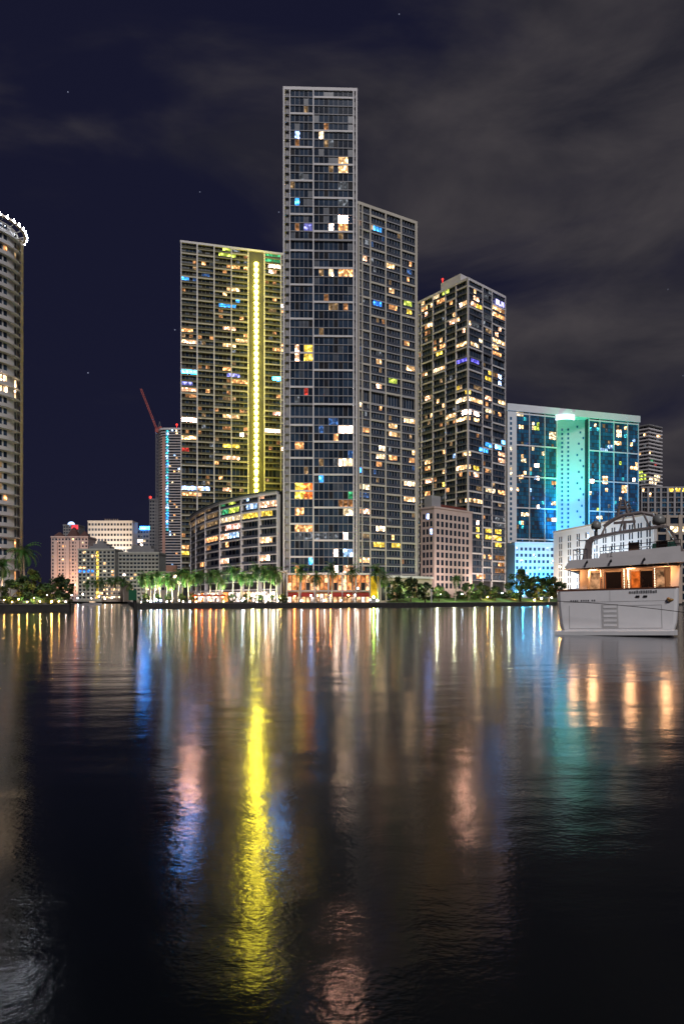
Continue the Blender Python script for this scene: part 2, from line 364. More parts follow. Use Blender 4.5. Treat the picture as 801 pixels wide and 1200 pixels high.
ylamps = [emit(f'yellow_lamp_{k}', (1, .80, .05), s, sample=True, mottle=0) for k, s in enumerate((38.0, 24.0, 50.0, 32.0))]
for k, (a, b, mech) in enumerate(fl):
    if a > 182 or k < 9: continue
    h = (b - a); w0, w1 = .5, 1.2; mb = MB()
    z0, z1, z2 = a + h * .08, a + h * .66, a + h * .92
    for (wa, wb, za, zb) in ((w0, w1, z0, z1), (w1, w0 * .8, z1, z2)):
        mb.hexa([eL.at(qc - wa, .85, za), eL.at(qc + wa, .85, za), eL.at(qc + wa, .33, za), eL.at(qc - wa, .33, za),
                 eL.at(qc - wb, .85, zb), eL.at(qc + wb, .85, zb), eL.at(qc + wb, .33, zb), eL.at(qc - wb, .33, zb)])
    mb.build('strip_lamp', ylamps[(k * 7 + k // 3) % 4], yt)

# ---- curved low-rise between the two
pts = [(325.5, 240.5), (304, 246), (283, 254), (258, 268), (241, 284), (230, 301), (224, 315)]
cp = [Vector((PX(a, b), b)) for a, b in pts]
LIT_V = zoomed(200, 480, 5, [(298, 560, 335, 618, 'green'), (338, 548, 410, 615, 'yg'), (436, 530, 512, 594, 'sky'), (530, 515, 640, 582, 'peach'), (296, 618, 412, 682, 'cream'), (430, 598, 520, 658, 'yellow'),
    (538, 590, 592, 638, 'yellow'), (208, 588, 285, 684, 'dimwarm'), (148, 605, 207, 704, 'dimwarm'), (118, 632, 147, 724, 'dimwarm'), (338, 716, 395, 764, 'sky'), (526, 740, 596, 790, 'warm'),
    (213, 740, 268, 782, 'orange'), (288, 732, 332, 768, 'peach'), (328, 676, 412, 714, 'pink'), (298, 895, 408, 932, 'peach'), (526, 876, 634, 915, 'peach'), (178, 910, 202, 948, 'orange'), (203, 796, 238, 828, 'brown'), (328, 776, 348, 812, 'orange')])
H = 43.5
cb = thing('apartment_building', 'low curved apartment block with lit top floors sweeping away left of the tallest tower', 'building', (cp[2].x, cp[2].y, GZ))
inn = [p + Vector((.3, .95)) * (12 - k * 1.0) for k, p in enumerate(cp)]
cent = cp + inn[::-1]
def offs(d):
    o = []
    for k, p in enumerate(cp):
        a = cp[max(k - 1, 0)]; b = cp[min(k + 1, len(cp) - 1)]; u = (a - b).normalized(); n = Vector((u.y, -u.x)); o.append(p + n * d)
    return o
mb = MB(); mb.prism(ccw([tuple(p) for p in offs(-1.3) + inn[::-1]]), GZ, H - .2); mb.build('core_wall', dark_c, cb)
nf = 10; zs = [9.5 + (H - 9.5) * k / nf for k in range(nf + 1)]
for k, z in enumerate(zs):
    mb = MB(); d = 1.0 if k == nf else .35; th = .5 if k == nf else (.36 if k not in (8,) else .6)
    mb.prism(ccw([tuple(p) for p in offs(d) + inn[::-1]]), z - th / 2, z + th / 2); mb.build('roof_slab' if k == nf else 'floor_slab', mat('dark_roof_edge', (.07, .10, .10), .5) if k == nf else frame_l, cb)
mb = MB(); mb.prism(ccw([tuple(p) for p in offs(.7) + inn[::-1]]), H - 1.3, H - .26); mb.build('roof_fascia', frame_l, cb)
panes = Panes(); rail = MB(); mm = MB()
for k in range(len(cp) - 1):
    e = Edge(cp[k + 1], cp[k])
    for q in ((0, e.L) if k == len(cp) - 2 else (e.L,)):
        mb = MB(); e.box(mb, q - .35, q + .35, -1.0, .5, GZ, H - 1.35); mb.build('column', frame_l, cb)
    ns = 6 if k < 3 else 4
    for f in range(nf):
        if f == 9: pass
        for i in range(ns):
            s0 = .4 + (e.L - .8) * i / ns; s1 = .4 + (e.L - .8) * (i + 1) / ns
            p4 = [e.at(s0 + .08, -.7, zs[f] + .2), e.at(s1 - .08, -.7, zs[f] + .2), e.at(s1 - .08, -.7, zs[f + 1] - .2), e.at(s0 + .08, -.7, zs[f + 1] - .2)]
            c = [sum(p[x] for p in p4) / 4 for x in range(3)]; x, y = proj(c); key = lit_lookup(LIT_V, x, y)
            if key: panes.add(p4, LIT(key), True)
            else: panes.add(p4, random.choice([glass_a, glass_a, glass_b, glass_d, glass_c]), False)
            if i: e.box(mm, s0 - .07, s0 + .07, -.72, -.6, zs[f] + .2, zs[f + 1] - .2)
        e.box(rail, .4, e.L - .4, .2, .26, zs[f] + .2, zs[f] + 1.1)
panes.build(cb); rail.build('balcony_rail', mat('tinted_rail', (.16, .17, .21), .2), cb); mm.build('mullion', slab_l, cb)['kind'] = 'stuff'
# lit shopfronts of its ground floor
shop = [emit('shopfront_white', (1, .80, .68), 1.7, mottle=.95, scale=.75), emit('shopfront_warm', (1, .58, .3), 1.5, mottle=.95, scale=.75), emit('shopfront_orange', (1, .32, .09), 1.5, mottle=.9, scale=.75)]
for k in range(len(cp) - 1):
    e = Edge(cp[k + 1], cp[k]); n = max(2, int(e.L / 5))
    for i in range(n):
        q = e.L * i / n; mb = MB(); e.pane(mb, q + .5, q + e.L / n - .3, -.45, GZ + .3, 5.6)
        mb.build('shop_window', shop[(i + k) % 3 if random.random() < .6 else 0], cb)
    mb = MB(); e.box(mb, 0, e.L, -.4, 1.8, 6.1, 6.6); mb.build('canopy', frame_l, cb)

# ---- podium and restaurant under the tallest tower
pod = thing('restaurant_building', 'glazed restaurant podium glowing orange with red awnings under the tallest tower', 'restaurant', (PX(378, 232), 232, GZ))
Ea = Edge((PX(336, 230), 230.0), (PX(433, 231), 231.0))
mb = MB(); Ea.box(mb, 0, Ea.L, -3.6, -.5, GZ, 11.4); mb.build('back_wall', mat('warm_interior_wall', (.35, .2, .12), .8), pod)
mb = MB(); Ea.box(mb, -.6, Ea.L + .4, -3.6, .7, 11.45, 12.1); mb.build('roof_slab', frame_l, pod)
mb = MB(); Ea.box(mb, -.2, Ea.L, -.5, .3, 5.4, 5.9); mb.build('floor_slab', grey_c, pod)
for i in range(7):
    q = Ea.L * i / 6; mb = MB(); Ea.box(mb, q - .28, q + .28, -.45, .28, GZ, 11.4); mb.build('column', grey_c, pod)
up = [emit('lounge_orange', (1, .36, .12), 1.5, mottle=.75, scale=.55), emit('lounge_peach', (1, .52, .25), 2.0, mottle=.8, scale=.7), emit('lounge_dim', (.9, .3, .1), .7, mottle=.8, scale=.6), glass_d]
for i in range(6):
    for h, (z0, z1) in enumerate(((GZ + .2, 4.6), (5.95, 8.6), (8.7, 11.3))):
        for j in range(3):
            a = Ea.L * (i + j / 3) / 6 + .35; b = Ea.L * (i + (j + 1) / 3) / 6 - .1
            mb = MB(); Ea.pane(mb, a, b, -.3, z0, z1)
            m = (shop[0], shop[1], up[1])[(i * 5 + j * 2) % 3] if h == 0 else (up[2] if (i + j) % 3 == 0 else up[1] if (i * 3 + j) % 4 == 0 else up[0]) if h == 2 else (up[1], up[3], up[2], up[0])[(i * 2 + j * 3) % 4]
            mb.build('window', m, pod)
red_m = mat('red_awning_canvas', (.28, .025, .02), .8)
for i in (0, 1, 3, 4, 5):
    a = Ea.L * i / 6 + .2; b = Ea.L * (i + 1) / 6 - .2; mb = MB()
    mb.hexa([Ea.at(a, 1.8, 3.9), Ea.at(b, 1.8, 3.9), Ea.at(b, .3, 4.8), Ea.at(a, .3, 4.8), Ea.at(a, 1.8, 4.05), Ea.at(b, 1.8, 4.05), Ea.at(b, .3, 5.0), Ea.at(a, .3, 5.0)])
    Ea.box(mb, a, b, 1.8, 1.84, 3.5, 4.05); mb.build('awning', red_m, pod)
yw = MB(); Ey = Edge((PX(433.3, 231), 231.0), (PX(443.8, 232), 232.0)); Ey.pane(yw, .1, Ey.L - .1, 0, 3.2, 11.0); yw.build('lit_panel', emit('yellow_backlit_panel', (1, .62, .03), .75, mottle=.45, scale=.35), pod)
mb = MB(); Ey.box(mb, 0, Ey.L, -2, -.05, GZ, 11.5); mb.build('panel_wall', grey_c, pod)
pw = thing('podium_wall', 'plain beige two storey podium wall below the grey slab tower', 'building', (PX(466, 240), 240, GZ))
Ep = Edge((PX(444.2, 233), 233.0), (PX(506, 250), 250.0))
mb = MB(); Ep.box(mb, 0, Ep.L, -1.5, 0, GZ, 10.6); mb.build('wall', beige_c, pw)
mb = MB(); Ep.box(mb, -.3, Ep.L + .3, -1.6, .5, 10.65, 11.5); mb.build('cornice', frame_l, pw)
for i in range(9):
    mb = MB(); Ep.pane(mb, 1 + i * 2.7, 2.9 + i * 2.7, .02, 2.2, 8.8); mb.build('window', [glass_d, glass_a, LIT('dimwarm'), glass_d][i % 4], pw)
wp = thing('entrance_canopy', 'white flat canopy on posts between the curved block and the tallest tower', 'canopy', (PX(332, 228), 228, GZ))
mb = MB(); mb.box(PX(322, 228), PX(337, 228), 225, 232, 12.2, 12.8); mb.build('roof', white_c, wp)
for px in (323.5, 329, 336):
    mb = MB(); mb.tube((PX(px, 227), 227, GZ), (PX(px, 227), 227, 12.2), .3, n=8); mb.build('post', white_c, wp)

# ---- tower with two faces to the right
LIT_R = zoomed(480, 310, 6, [(90, 268, 168, 302, 'warm'), (170, 225, 215, 262, 'cream'), (220, 205, 245, 235, 'yg'), (258, 180, 288, 218, 'yg'), (90, 308, 132, 342, 'orange'), (108, 353, 137, 388, 'peach'), (98, 438, 135, 472, 'orange'), (133, 413, 167, 452, 'warm'),
    (98, 480, 142, 502, 'brown'), (198, 248, 242, 287, 'orange'), (288, 263, 312, 292, 'orange'), (288, 383, 317, 417, 'peach'), (368, 238, 414, 282, 'warm'), (343, 263, 362, 307, 'white'), (368, 423, 412, 462, 'orange'),
    (373, 463, 412, 492, 'peach'), (328, 543, 414, 602, 'warm'), (213, 573, 257, 607, 'orange'), (198, 623, 252, 652, 'yellow'), (98, 768, 147, 807, 'warm'), (173, 733, 227, 772, 'warmwhite'), (228, 723, 252, 752, 'warm'),
    (333, 645, 414, 697, 'indigo'), (103, 923, 147, 962, 'peach'), (198, 963, 257, 1002, 'warm'), (193, 1018, 227, 1047, 'orange'), (288, 893, 327, 922, 'orange'), (333, 868, 417, 907, 'yellow'), (333, 943, 422, 992, 'warmwhite'),
    (263, 1063, 327, 1102, 'warm'), (378, 1028, 427, 1067, 'hotpeach'), (333, 1073, 422, 1112, 'warm'), (108, 1078, 142, 1117, 'dimwarm'), (228, 1158, 262, 1200, 'yellow'), (288, 1148, 322, 1192, 'warm'), (398, 1138, 417, 1172, 'warm'), (340, 1140, 380, 1175, 'orange'),
    (428, 238, 477, 292, 'peach'), (470, 285, 500, 312, 'yellow'), (578, 288, 652, 352, 'warm'), (578, 345, 662, 392, 'orange'), (603, 458, 652, 502, 'peach'), (583, 533, 662, 592, 'warm'), (438, 538, 502, 582, 'cream'), (583, 608, 657, 652, 'orange'),
    (433, 648, 492, 692, 'indigo'), (523, 768, 577, 817, 'yellow'), (580, 785, 612, 820, 'brown'), (618, 773, 652, 842, 'bluewhite'), (438, 858, 512, 902, 'dimwarm'), (433, 938, 512, 987, 'warm'), (528, 933, 572, 967, 'peach'), (618, 968, 657, 1002, 'warm'),
    (438, 1023, 492, 1070, 'white'), (438, 1070, 492, 1112, 'warm'), (533, 1023, 572, 1062, 'cream'), (623, 1048, 652, 1087, 'orange'), (433, 408, 482, 462, 'dim'), (515, 350, 570, 420, 'dim'), (515, 200, 560, 240, 'dim'), (520, 460, 560, 500, 'dimwarm'), (530, 865, 575, 895, 'dim')]) \
  + zoomed(480, 500, 5.454, [(98, 43, 152, 92, 'warmwhite'), (203, 13, 237, 67, 'yellow'), (263, 8, 297, 47, 'warm'), (93, 213, 132, 252, 'warm'), (103, 253, 132, 282, 'orange'), (213, 158, 237, 207, 'orange'), (198, 263, 242, 292, 'warm'),
    (305, 233, 390, 302, 'warm'), (340, 148, 392, 187, 'warm'), (103, 323, 152, 382, 'peach'), (208, 368, 232, 407, 'yellow'), (103, 428, 137, 462, 'orange'), (130, 395, 158, 425, 'warm'), (358, 458, 392, 482, 'warm'), (270, 175, 305, 205, 'sky'),
    (408, 253, 447, 302, 'yellow'), (408, 303, 442, 337, 'peach'), (483, 108, 527, 142, 'cyan'), (538, 103, 612, 142, 'cyanwhite'), (428, 148, 505, 187, 'cyan'), (563, 153, 597, 227, 'peach'), (408, 458, 470, 492, 'warm'), (483, 388, 542, 432, 'cream'),
    (563, 403, 602, 442, 'orange'), (413, 518, 452, 557, 'white'), (483, 528, 527, 562, 'white'), (423, 658, 447, 742, 'yellow'), (488, 638, 512, 742, 'yellow'), (543, 673, 574, 792, 'yellow'), (545, 885, 612, 962, 'brown'), (545, 820, 612, 880, 'brown'), (418, 588, 442, 622, 'white'), (430, 395, 470, 415, 'dimwarm'), (485, 10, 530, 60, 'brown'), (565, 20, 600, 70, 'brown'), (550, 590, 612, 660, 'dim'), (415, 935, 480, 965, 'orange')])
Cc = (PX(548, 290), 290.0); Rr = (PX(591.6, 308), 308.0); Ll = (PX(490, 313.7), 313.7)
Bk = (Ll[0] + Rr[0] - Cc[0], Ll[1] + Rr[1] - Cc[1])
foot = [Ll, Cc, Rr, Bk]
fl = levels((11.4, 42.3, 10), (42.3, 45.9, 0), (45.9, 79.4, 11), (79.4, 83.2, 0), (83.2, 113.2, 10), (113.2, 117.4, 0), (117.4, 148.2, 10))
def bands_r(j, k, ed): return k % 3 == ((0, 1, 2, 0, 1)[j % 5] + ed['o']) % 3
rt = tower('residential_tower', 'corner on tower with many warm lit windows and a small blue white roof sign', foot,
      [dict(e=Edge(Ll, Cc), cols=[490, 493.5, 507, 521.7, 534, 548], subs=[1, 4, 4, 3, 4], colw={5: .01}, o=0),
       dict(e=Edge(Cc, Rr), cols=[548, 565, 576, 591.6], subs=[5, 3, 4], colw={0: .9}, o=1)], fl, GLB, mat('dark_slab_edge', (.15, .155, .185), .6, var=.12, scale=.08), frame_l,
      lit=LIT_R, slab_t=.36, recess=.3, rail=.7, col_w=.48, rail_m=mat('blue_tinted_rail', (.05, .06, .09), .5, spec=.3), bands=bands_r, mull=.14, seed=8, prand=.07, rkeys=('dim', 'dimwarm', 'brown', 'dimwarm', 'orange', 'warm'))
eR = Edge(Ll, Cc); mb = MB(); eR.box(mb, eR.q(513), eR.q(536), -7, -2, 148.8, 153.5); mb.build('penthouse', frame_l, rt)
mb = MB(); p = eR.at(eR.q(515), -2, 155.0); mb.ball(p, .5, 8, 6); mb.tube((p[0], p[1], 153.5), (p[0], p[1], 154.6), .12); mb.build('beacon', emit('red_beacon', (1, .04, .03), 3.0, mottle=0), rt)
eS = Edge(Cc, Rr); q = eS.q(580); sg = MB()
glyphs = [[(0, 0, .25, 1), (.25, .8, .9, 1), (.25, .4, .9, .6), (.25, 0, .9, .2), (.7, .2, .95, .8)], [(0, 0, .25, 1), (.25, 0, .9, .2)], [(0, 0, .2, 1), (.2, .55, .45, .85), (.45, .4, .6, .6), (.6, .55, .8, .85), (.8, 0, 1, 1)]]
for g in glyphs:
    mb = MB()
    for x0, y0, x1, y1 in g: eS.box(mb, q + x0 * 1.7, q + x1 * 1.7, .32, .55, 142.6 + y0 * 2.3, 142.6 + y1 * 2.3)
    mb.build('sign_letter', emit('sign_blue_white', (.45, .42, 1), 3.5, mottle=0), rt); q += 2.15

# ---- pink block in front of it
Lp, Fl_, Fr = (PX(492.6, 267.3), 267.3), (PX(508.4, 262), 262.0), (PX(553, 278.8), 278.8)
pk = thing('office_building', 'old pink block with rows of small square dark windows below the corner on tower', 'building', ((Lp[0] + Fr[0]) / 2, 270, GZ))
Hp = 40.2; bkp = (Lp[0] + Fr[0] - Fl_[0], Lp[1] + Fr[1] - Fl_[1])
bkp = (Fr[0] - 4.0, Fr[1] + 4.5)
mb = MB(); mb.prism(ccw([Lp, Fl_, Fr, bkp]), GZ, Hp); mb.build('wall', pink_c, pk)
mb = MB(); mb.prism(offset_poly(ccw([Lp, Fl_, Fr, bkp]), .25), Hp, Hp + .7); mb.build('parapet', pink_c, pk)
e1 = Edge(Fl_, Fr); e2 = Edge(Lp, Fl_)
for e, ncol, m0, m1, gl in ((e1, 8, 1.0, 2.0, [glass_a]), (e2, 3, .8, .6, [glass_a])):
    for r in range(10):
        for c in range(ncol):
            s = m0 + (e.L - m0 - m1) * (c + .5) / ncol; z = 7.2 + (Hp - 2.4 - 7.2) * r / 9.6
            w = 1.6 if e is e1 else 1.2
            mb = MB(); e.box(mb, s - w / 2, s + w / 2, -.2, .02, z, z + 2.2)
            key = 'bluewhite' if (e is e2 and (r * 7 + c * 3) % 11 == 0) else None
            o = mb.build('window', LIT(key) if key else glass_a, pk)
mb = MB(); e1.box(mb, -.05, e1.L, -.1, .4, 4.2, 4.8); mb.build('canopy', pink_c, pk)
mb = MB(); e1.box(mb, .2, 6.0, -5.5, -1.5, Hp + .7, Hp + 5.4); mb.build('penthouse', grey_c, pk)
mb = MB(); e1.box(mb, 6.4, e1.L - .5, -3.2, -2.6, Hp + .7, Hp + 2.4); mb.build('roof_screen', mat('dark_red_screen', (.16, .04, .03), .8), pk)

# ---- blue glass portal building with the turquoise wall
A = (PX(594, 420), 420.0); B = (PX(748, 449), 449.0); e = Edge(A, B); bk = -e.n * 26
tq = thing('glass_building', 'wide blue glass block with a turquoise lit gap and white ring under its roof', 'building', ((A[0] + B[0]) / 2, 440, GZ))
Zt = 131.5
qa, q1, q2, q3, qb = 0, e.q(604.5), e.q(652), e.q(690), e.L
white_w = mat('white_stucco', (.72, .72, .74), .7, var=.08, scale=.05)
def bx(name, m, *a):
    mb = MB(); e.box(mb, *a); return mb.build(name, m, tq)
bx('core_wall', dark_c, q1, q2, -24, -.6, GZ, Zt - 4.6); bx('core_wall', dark_c, q3, qb - .2, -24, -.6, GZ, Zt - 4.6)
bx('end_wall', white_w, qa, q1 - .02, -24, .3, GZ, Zt - 4.6)
bx('roof_slab', white_w, qa - .4, qb + .6, -25, .9, Zt - 4.5, Zt)
tw = MB(); gq = q3 - q2
# the turquoise wall stands at a slant inside the gap
Eg = Edge(e.at(q2 + 1.2, -13, 0), e.at(q3 - .1, -4.5, 0))
tw = MB(); Eg.box(tw, -1.5, Eg.L, -1.2, 0, GZ, Zt - 4.6); tw.build('gap_wall', mat('grey_stucco', (.48, .48, .49), .75, var=.08, scale=.05), tq)
for c, fr in enumerate((.40, .56)):
    for k in range(33):
        z = 22 + k * 3.05; mb = MB(); Eg.pane(mb, Eg.L * fr - .65, Eg.L * fr + .65, .03, z, z + 1.6)
        if c == 0 or k % 1 == 0: mb.build('small_window', glass_t2, tq)
mb = MB()
for k in range(26):
    for fr in (.10 + .05 * ((k * 3) % 5) * .8, .80 + .04 * ((k * 3) % 5)):
        z = 24 + k * 3.9; Eg.pane(mb, Eg.L * fr - .6, Eg.L * fr + .6, .03, z, z + 1.5)
mb.build('small_window', glass_t2, tq)['kind'] = 'stuff'
panes = Panes(); rnd = random.Random(11); mm = MB(); nfl = 38; z0 = 22.0
LIT_T = zoomed(580, 460, 4.45, [(100, 105, 145, 130, 'cream'), (125, 175, 147, 200, 'warm'), (185, 158, 200, 185, 'cream'), (205, 165, 225, 195, 'yg'), (230, 212, 250, 230, 'cream'), (285, 205, 312, 255, 'cream'), (130, 310, 150, 335, 'warm'),
    (155, 312, 172, 332, 'cream'), (130, 335, 155, 355, 'cream'), (208, 360, 230, 388, 'white'), (210, 425, 232, 450, 'white'), (128, 425, 150, 445, 'warm'), (290, 452, 315, 475, 'orange'), (290, 562, 318, 585, 'cream'), (210, 580, 230, 608, 'white'),
    (130, 625, 175, 648, 'cream'), (295, 650, 315, 668, 'white'), (130, 675, 150, 692, 'warm'), (635, 195, 662, 235, 'warmwhite'), (638, 245, 658, 280, 'warm'), (500, 170, 530, 190, 'cream'), (570, 280, 610, 300, 'sky'), (700, 375, 740, 410, 'warm'),
    (710, 450, 735, 475, 'white'), (490, 445, 515, 465, 'white'), (565, 445, 588, 467, 'warm'), (662, 492, 688, 515, 'warm'), (523, 592, 550, 612, 'yg'), (523, 635, 552, 660, 'cream'), (620, 130, 740, 152, 'sky'), (640, 365, 660, 385, 'yg'), (710, 620, 735, 640, 'white'), (185, 290, 202, 312, 'cream'), (545, 280, 570, 300, 'sky')])
def glassfield(c0, c1, ns):
    step = (c1 - c0) / ns
    for f in range(nfl):
        za = z0 + (Zt - 4.8 - z0) * f / nfl; zb = z0 + (Zt - 4.8 - z0) * (f + 1) / nfl
        for i in range(ns):
            p4 = [e.at(c0 + i * step + .12, -.5, za + .18), e.at(c0 + (i + 1) * step - .12, -.5, za + .18), e.at(c0 + (i + 1) * step - .12, -.5, zb - .18), e.at(c0 + i * step + .12, -.5, zb - .18)]
            c = [sum(p[x] for p in p4) / 4 for x in range(3)]; x, y = proj(c); key = lit_lookup(LIT_T, x, y)
            if key is None and rnd.random() < .06: key = rnd.choice(('cream', 'warm', 'dimwarm', 'sky', 'dimblue', 'teal', 'dim', 'dimblue'))
            if key: panes.add(p4, LIT(key), True)
            else: panes.add(p4, rnd.choice([glass_t, glass_t, glass_t2, glass_t2, glass_b]), False)
cols = [604.5, 614, 629, 641, 652]
for a, b, n in ((604.5, 620, 5), (620, 638, 6), (638, 652, 5)): glassfield(e.q(a) + .3, e.q(b) - .3, n)
for a, b, n in ((690, 702.5, 4), (702.5, 719, 5), (719, 735, 5), (735, 748, 4)): glassfield(e.q(a) + .3, e.q(b) - .3, n)
for px in (604.5, 620, 638, 652, 690, 702.5, 719, 735, 748):
    q = min(e.q(px), qb - .25); bx('fin', white_w, q - .22, q + .22, -.55, .2, GZ, Zt - 4.65)
for k in range(6):
    z = z0 + (Zt - 4.8 - z0) * k / 5.05
    for a, b in ((q1 + .25, q2), (q3, qb)): bx('floor_band', white_w, a, b, -.5, .15 + .004 * k, z - .4, z + .4)
for k in range(34):
    z = 12 + k * 3.3
    for fr in (.38, .72):
        mb = MB(); e.pane(mb, (q1) * fr - .75, q1 * fr + .75, .32, z, z + 1.9)
        if fr < .5: mb.build('end_window', glass_t2 if rnd.random() > .08 else LIT('cream'), tq)
panes.build(tq)
# ring under the roof: the lit edge of a round opening
rg = MB(); cx, cy, _ = e.at((q2 + q3) / 2 - 3.2, -2.5, 0)
prof = [(7.4, -3.4), (8.2, -3.4), (8.2, 0), (7.4, 0), (7.4, -3.4)]
rg.lathe((cx - 2.6, cy, Zt - 4.62), prof, 30, a0=R(150), a1=R(318)); rg.build('ring_light', emit('ring_white', (.75, .9, 1), 2.0, mottle=0), tq)

po = thing('podium_building', 'white podium with small windows washed by bluish light before the blue glass block', 'building', (PX(626, 400), 400, GZ))
e = Edge((PX(603, 398), 398.0), (PX(649, 402), 402.0)); zt = PZ(637.5, 400)
mb = MB(); e.box(mb, 0, e.L, -12, 0, GZ, zt); mb.build('wall', white_w, po)
mb = MB(); e.box(mb, -.2, e.L + .2, -12, .4, zt + .02, zt + 1.2); mb.build('parapet', white_w, po)
for r in range(8):
    for c in range(9):
        s = e.L * (c + .5) / 9; z = 6 + r * 3.9; mb = MB(); e.pane(mb, s - .8, s + .8, .03, z, z + 1.9)
        mb.build('window', glass_b if (r * 5 + c * 3) % 7 else LIT('sky'), po)

# ---- white striped building behind the yacht
A = (PX(648, 380), 380.0); B = (PX(766, 296), 296.0); e = Edge(A, B); zt = PZ(624.5, 380)
sb = thing('striped_building', 'white block with tall paired window slots lit from below behind the motor yacht', 'building', ((A[0] + B[0]) / 2, 340, GZ))
sfoot = ccw([A, B, (B[0] + 2.5, B[1] + 2.5), (A[0] + 30, A[1] + 4)])
mb = MB(); mb.prism(sfoot, GZ, zt); mb.build('wall', white_w, sb)
mb = MB(); mb.prism(offset_poly(sfoot, .35), zt + .02, zt + .9); mb.build('parapet', beige_c, sb)
for i in range(11):
    px = 656.5 + i * 10.3; s = e.q(px)
    for d in (-.75, .75):
        for k in range(9):
            z = 4 + k * 4.0; mb = MB(); w = .5
            e.pane(mb, s + d * 1.3 - w, s + d * 1.3 + w, .03, z, z + 3.2)
            if i * 18 + k < 500: mb.build('window', glass_a if (i * 7 + k * 3 + int(d > 0)) % 23 else LIT('sky'), sb) if len(sb.children) < 101 else None
mb = MB()
for i in range(11):
    s = e.q(656.5 + i * 10.3)
    for d in (-.75, .75):
        n = 0
        for k in range(9):
            idx = i * 18 + (0 if d < 0 else 9) + k
            if idx < 99: continue
            z = 4 + k * 4.0; e.pane(mb, s + d * 1.3 - .5, s + d * 1.3 + .5, .032, z, z + 3.2)
mb.build('window', glass_a, sb)['kind'] = 'stuff'

# ---- brown block at the right edge
Y = 303.0; x0, x1 = PX(768, Y), PX(840, Y); zt = PZ(604, Y)
br = thing('brown_building', 'brown framed block with wide dark windows at the right edge beside the white striped block', 'building', ((x0 + x1) / 2, Y, GZ))
e = Edge((x0, Y), (x1, Y)); mb = MB(); e.box(mb, 0, e.L, -20, -.5, GZ, zt); mb.build('core_wall', dark_c, br)
for k in range(12):
    z = zt - 1 - k * 4.0; mb = MB(); e.box(mb, 0, e.L, -.6, 0, z, z + 1.1); mb.build('floor_band', tan_c, br)
for i in range(6):
    q = e.L * i / 5; mb = MB(); e.box(mb, max(0, q - .9), min(e.L, q + .9), -.5, .2, GZ, zt + .3); mb.build('column', tan_c, br)
    if i < 5:
        for k in range(11):
            z = zt - 5 - k * 4.0
            mb = MB(); e.pane(mb, q + 1, q + e.L / 5 - 1, -.4, z + 1.15, z + 3.9); mb.build('window', LIT('cream') if (i, k) in ((1, 1), (2, 1), (0, 4)) else (glass_a if (i + k) % 3 else glass_d), br)

# ---- dark gridded block behind it
Y = 500.0; x0, x1 = PX(751, Y), PX(830, Y); zt = PZ(571, Y); e = Edge((x0, Y), (x1, Y))
fl = levels((12, zt, 20)); dg_lit = [(783, 571, 803, 579.5, 'yellow')]
gfoot = [(x0, Y), (x1, Y), (x1, Y + 24), (x0, Y + 24)]
tower('grid_building', 'dark gridded block with a row of yellow windows along its top', gfoot, [dict(e=e, cols=[751, 759, 767, 774, 782, 790, 798, 806, 814, 822, 830], subs=[2] * 10)],
      fl, [glass_a, glass_d, glass_t2], mid_c, grey_c, lit=dg_lit, slab_t=1.0, col_w=1.6, mull=.2, seed=12, prand=.04, rkeys=('warm', 'dim', 'bluewhite', 'dimblue'), cat='building')

# ---- balcony tower right of the roof of the blue block
Y = 600.0; Lb, Cb, Rb = (PX(747.5, Y), Y), (PX(759.5, Y - 6), Y - 6), (PX(773.8, Y + 4), Y + 4)
foot = [Lb, Cb, Rb, (Rb[0] - 3, Rb[1] + 18), (Lb[0], Lb[1] + 18)]
zt = PZ(500, Y); fl = levels((14, zt, 44))
tower('balcony_tower', 'slim grey tower with stacked white balconies behind the blue glass block', foot,
      [dict(e=Edge(Lb, Cb), cols=[747.5, 753, 759.5], subs=[2, 2]), dict(e=Edge(Cb, Rb), cols=[759.5, 766, 773.8], subs=[2, 2])], fl, [glass_a, glass_d, glass_b], frame_l, mid_c, slab_t=1.1, slab_out=1.2, recess=1.0,
      mull=.2, seed=13, prand=.05, rkeys=('dim', 'dimwarm', 'warm', 'dim', 'green'), lit=[(748, 553, 757, 565, 'yg'), (760, 558, 773, 567, 'cream'), (764, 544, 768, 548, 'red')])

# ================================================================== FAR LEFT GROUP
def block(name, label, Y, px0, px1, ytop, rows, cols, wall_m, gl, lit=(), prand=0., rk=('cream',), depth=20, ww=.62, wh=.5, band=False, zb=3.0, seed=1, cat='building'):
    rnd = random.Random(seed); x0, x1 = PX(px0, Y), PX(px1, Y); zt = PZ(ytop, Y); e = Edge((x0, Y), (x1, Y))
    t = thing(name, label, cat, ((x0 + x1) / 2, Y, GZ))
    mb = MB(); e.box(mb, 0, e.L, -depth, 0, GZ, zt); mb.build('wall', wall_m, t)
    mb = MB(); e.box(mb, -.3, e.L + .3, -depth - .2, .5, zt + .02, zt + 1.4); mb.build('parapet', wall_m, t)
    panes = Panes()
    for r in range(rows):
        h = (zt - zb) / rows; z = zb + r * h + h * (1 - wh) / 2
        for c in range(cols):
            w = e.L / cols; s = c * w + w * (1 - ww) / 2
            p4 = [e.at(s, .04, z), e.at(s + w * ww, .04, z), e.at(s + w * ww, .04, z + h * wh), e.at(s, .04, z + h * wh)]
            cc = [sum(p[x] for p in p4) / 4 for x in range(3)]; x, y = proj(cc); k = lit_lookup(lit, x, y)
            if k is None and rnd.random() < prand: k = rnd.choice(rk)
            panes.add(p4, LIT(k) if k else rnd.choice(gl), bool(k))
        if band:
            mb = MB(); e.box(mb, 0, e.L, 0, .6, zb + r * h - .35, zb + r * h + .35); mb.build('floor_band', wall_m, t)
    panes.build(t)
    return t, e, zt
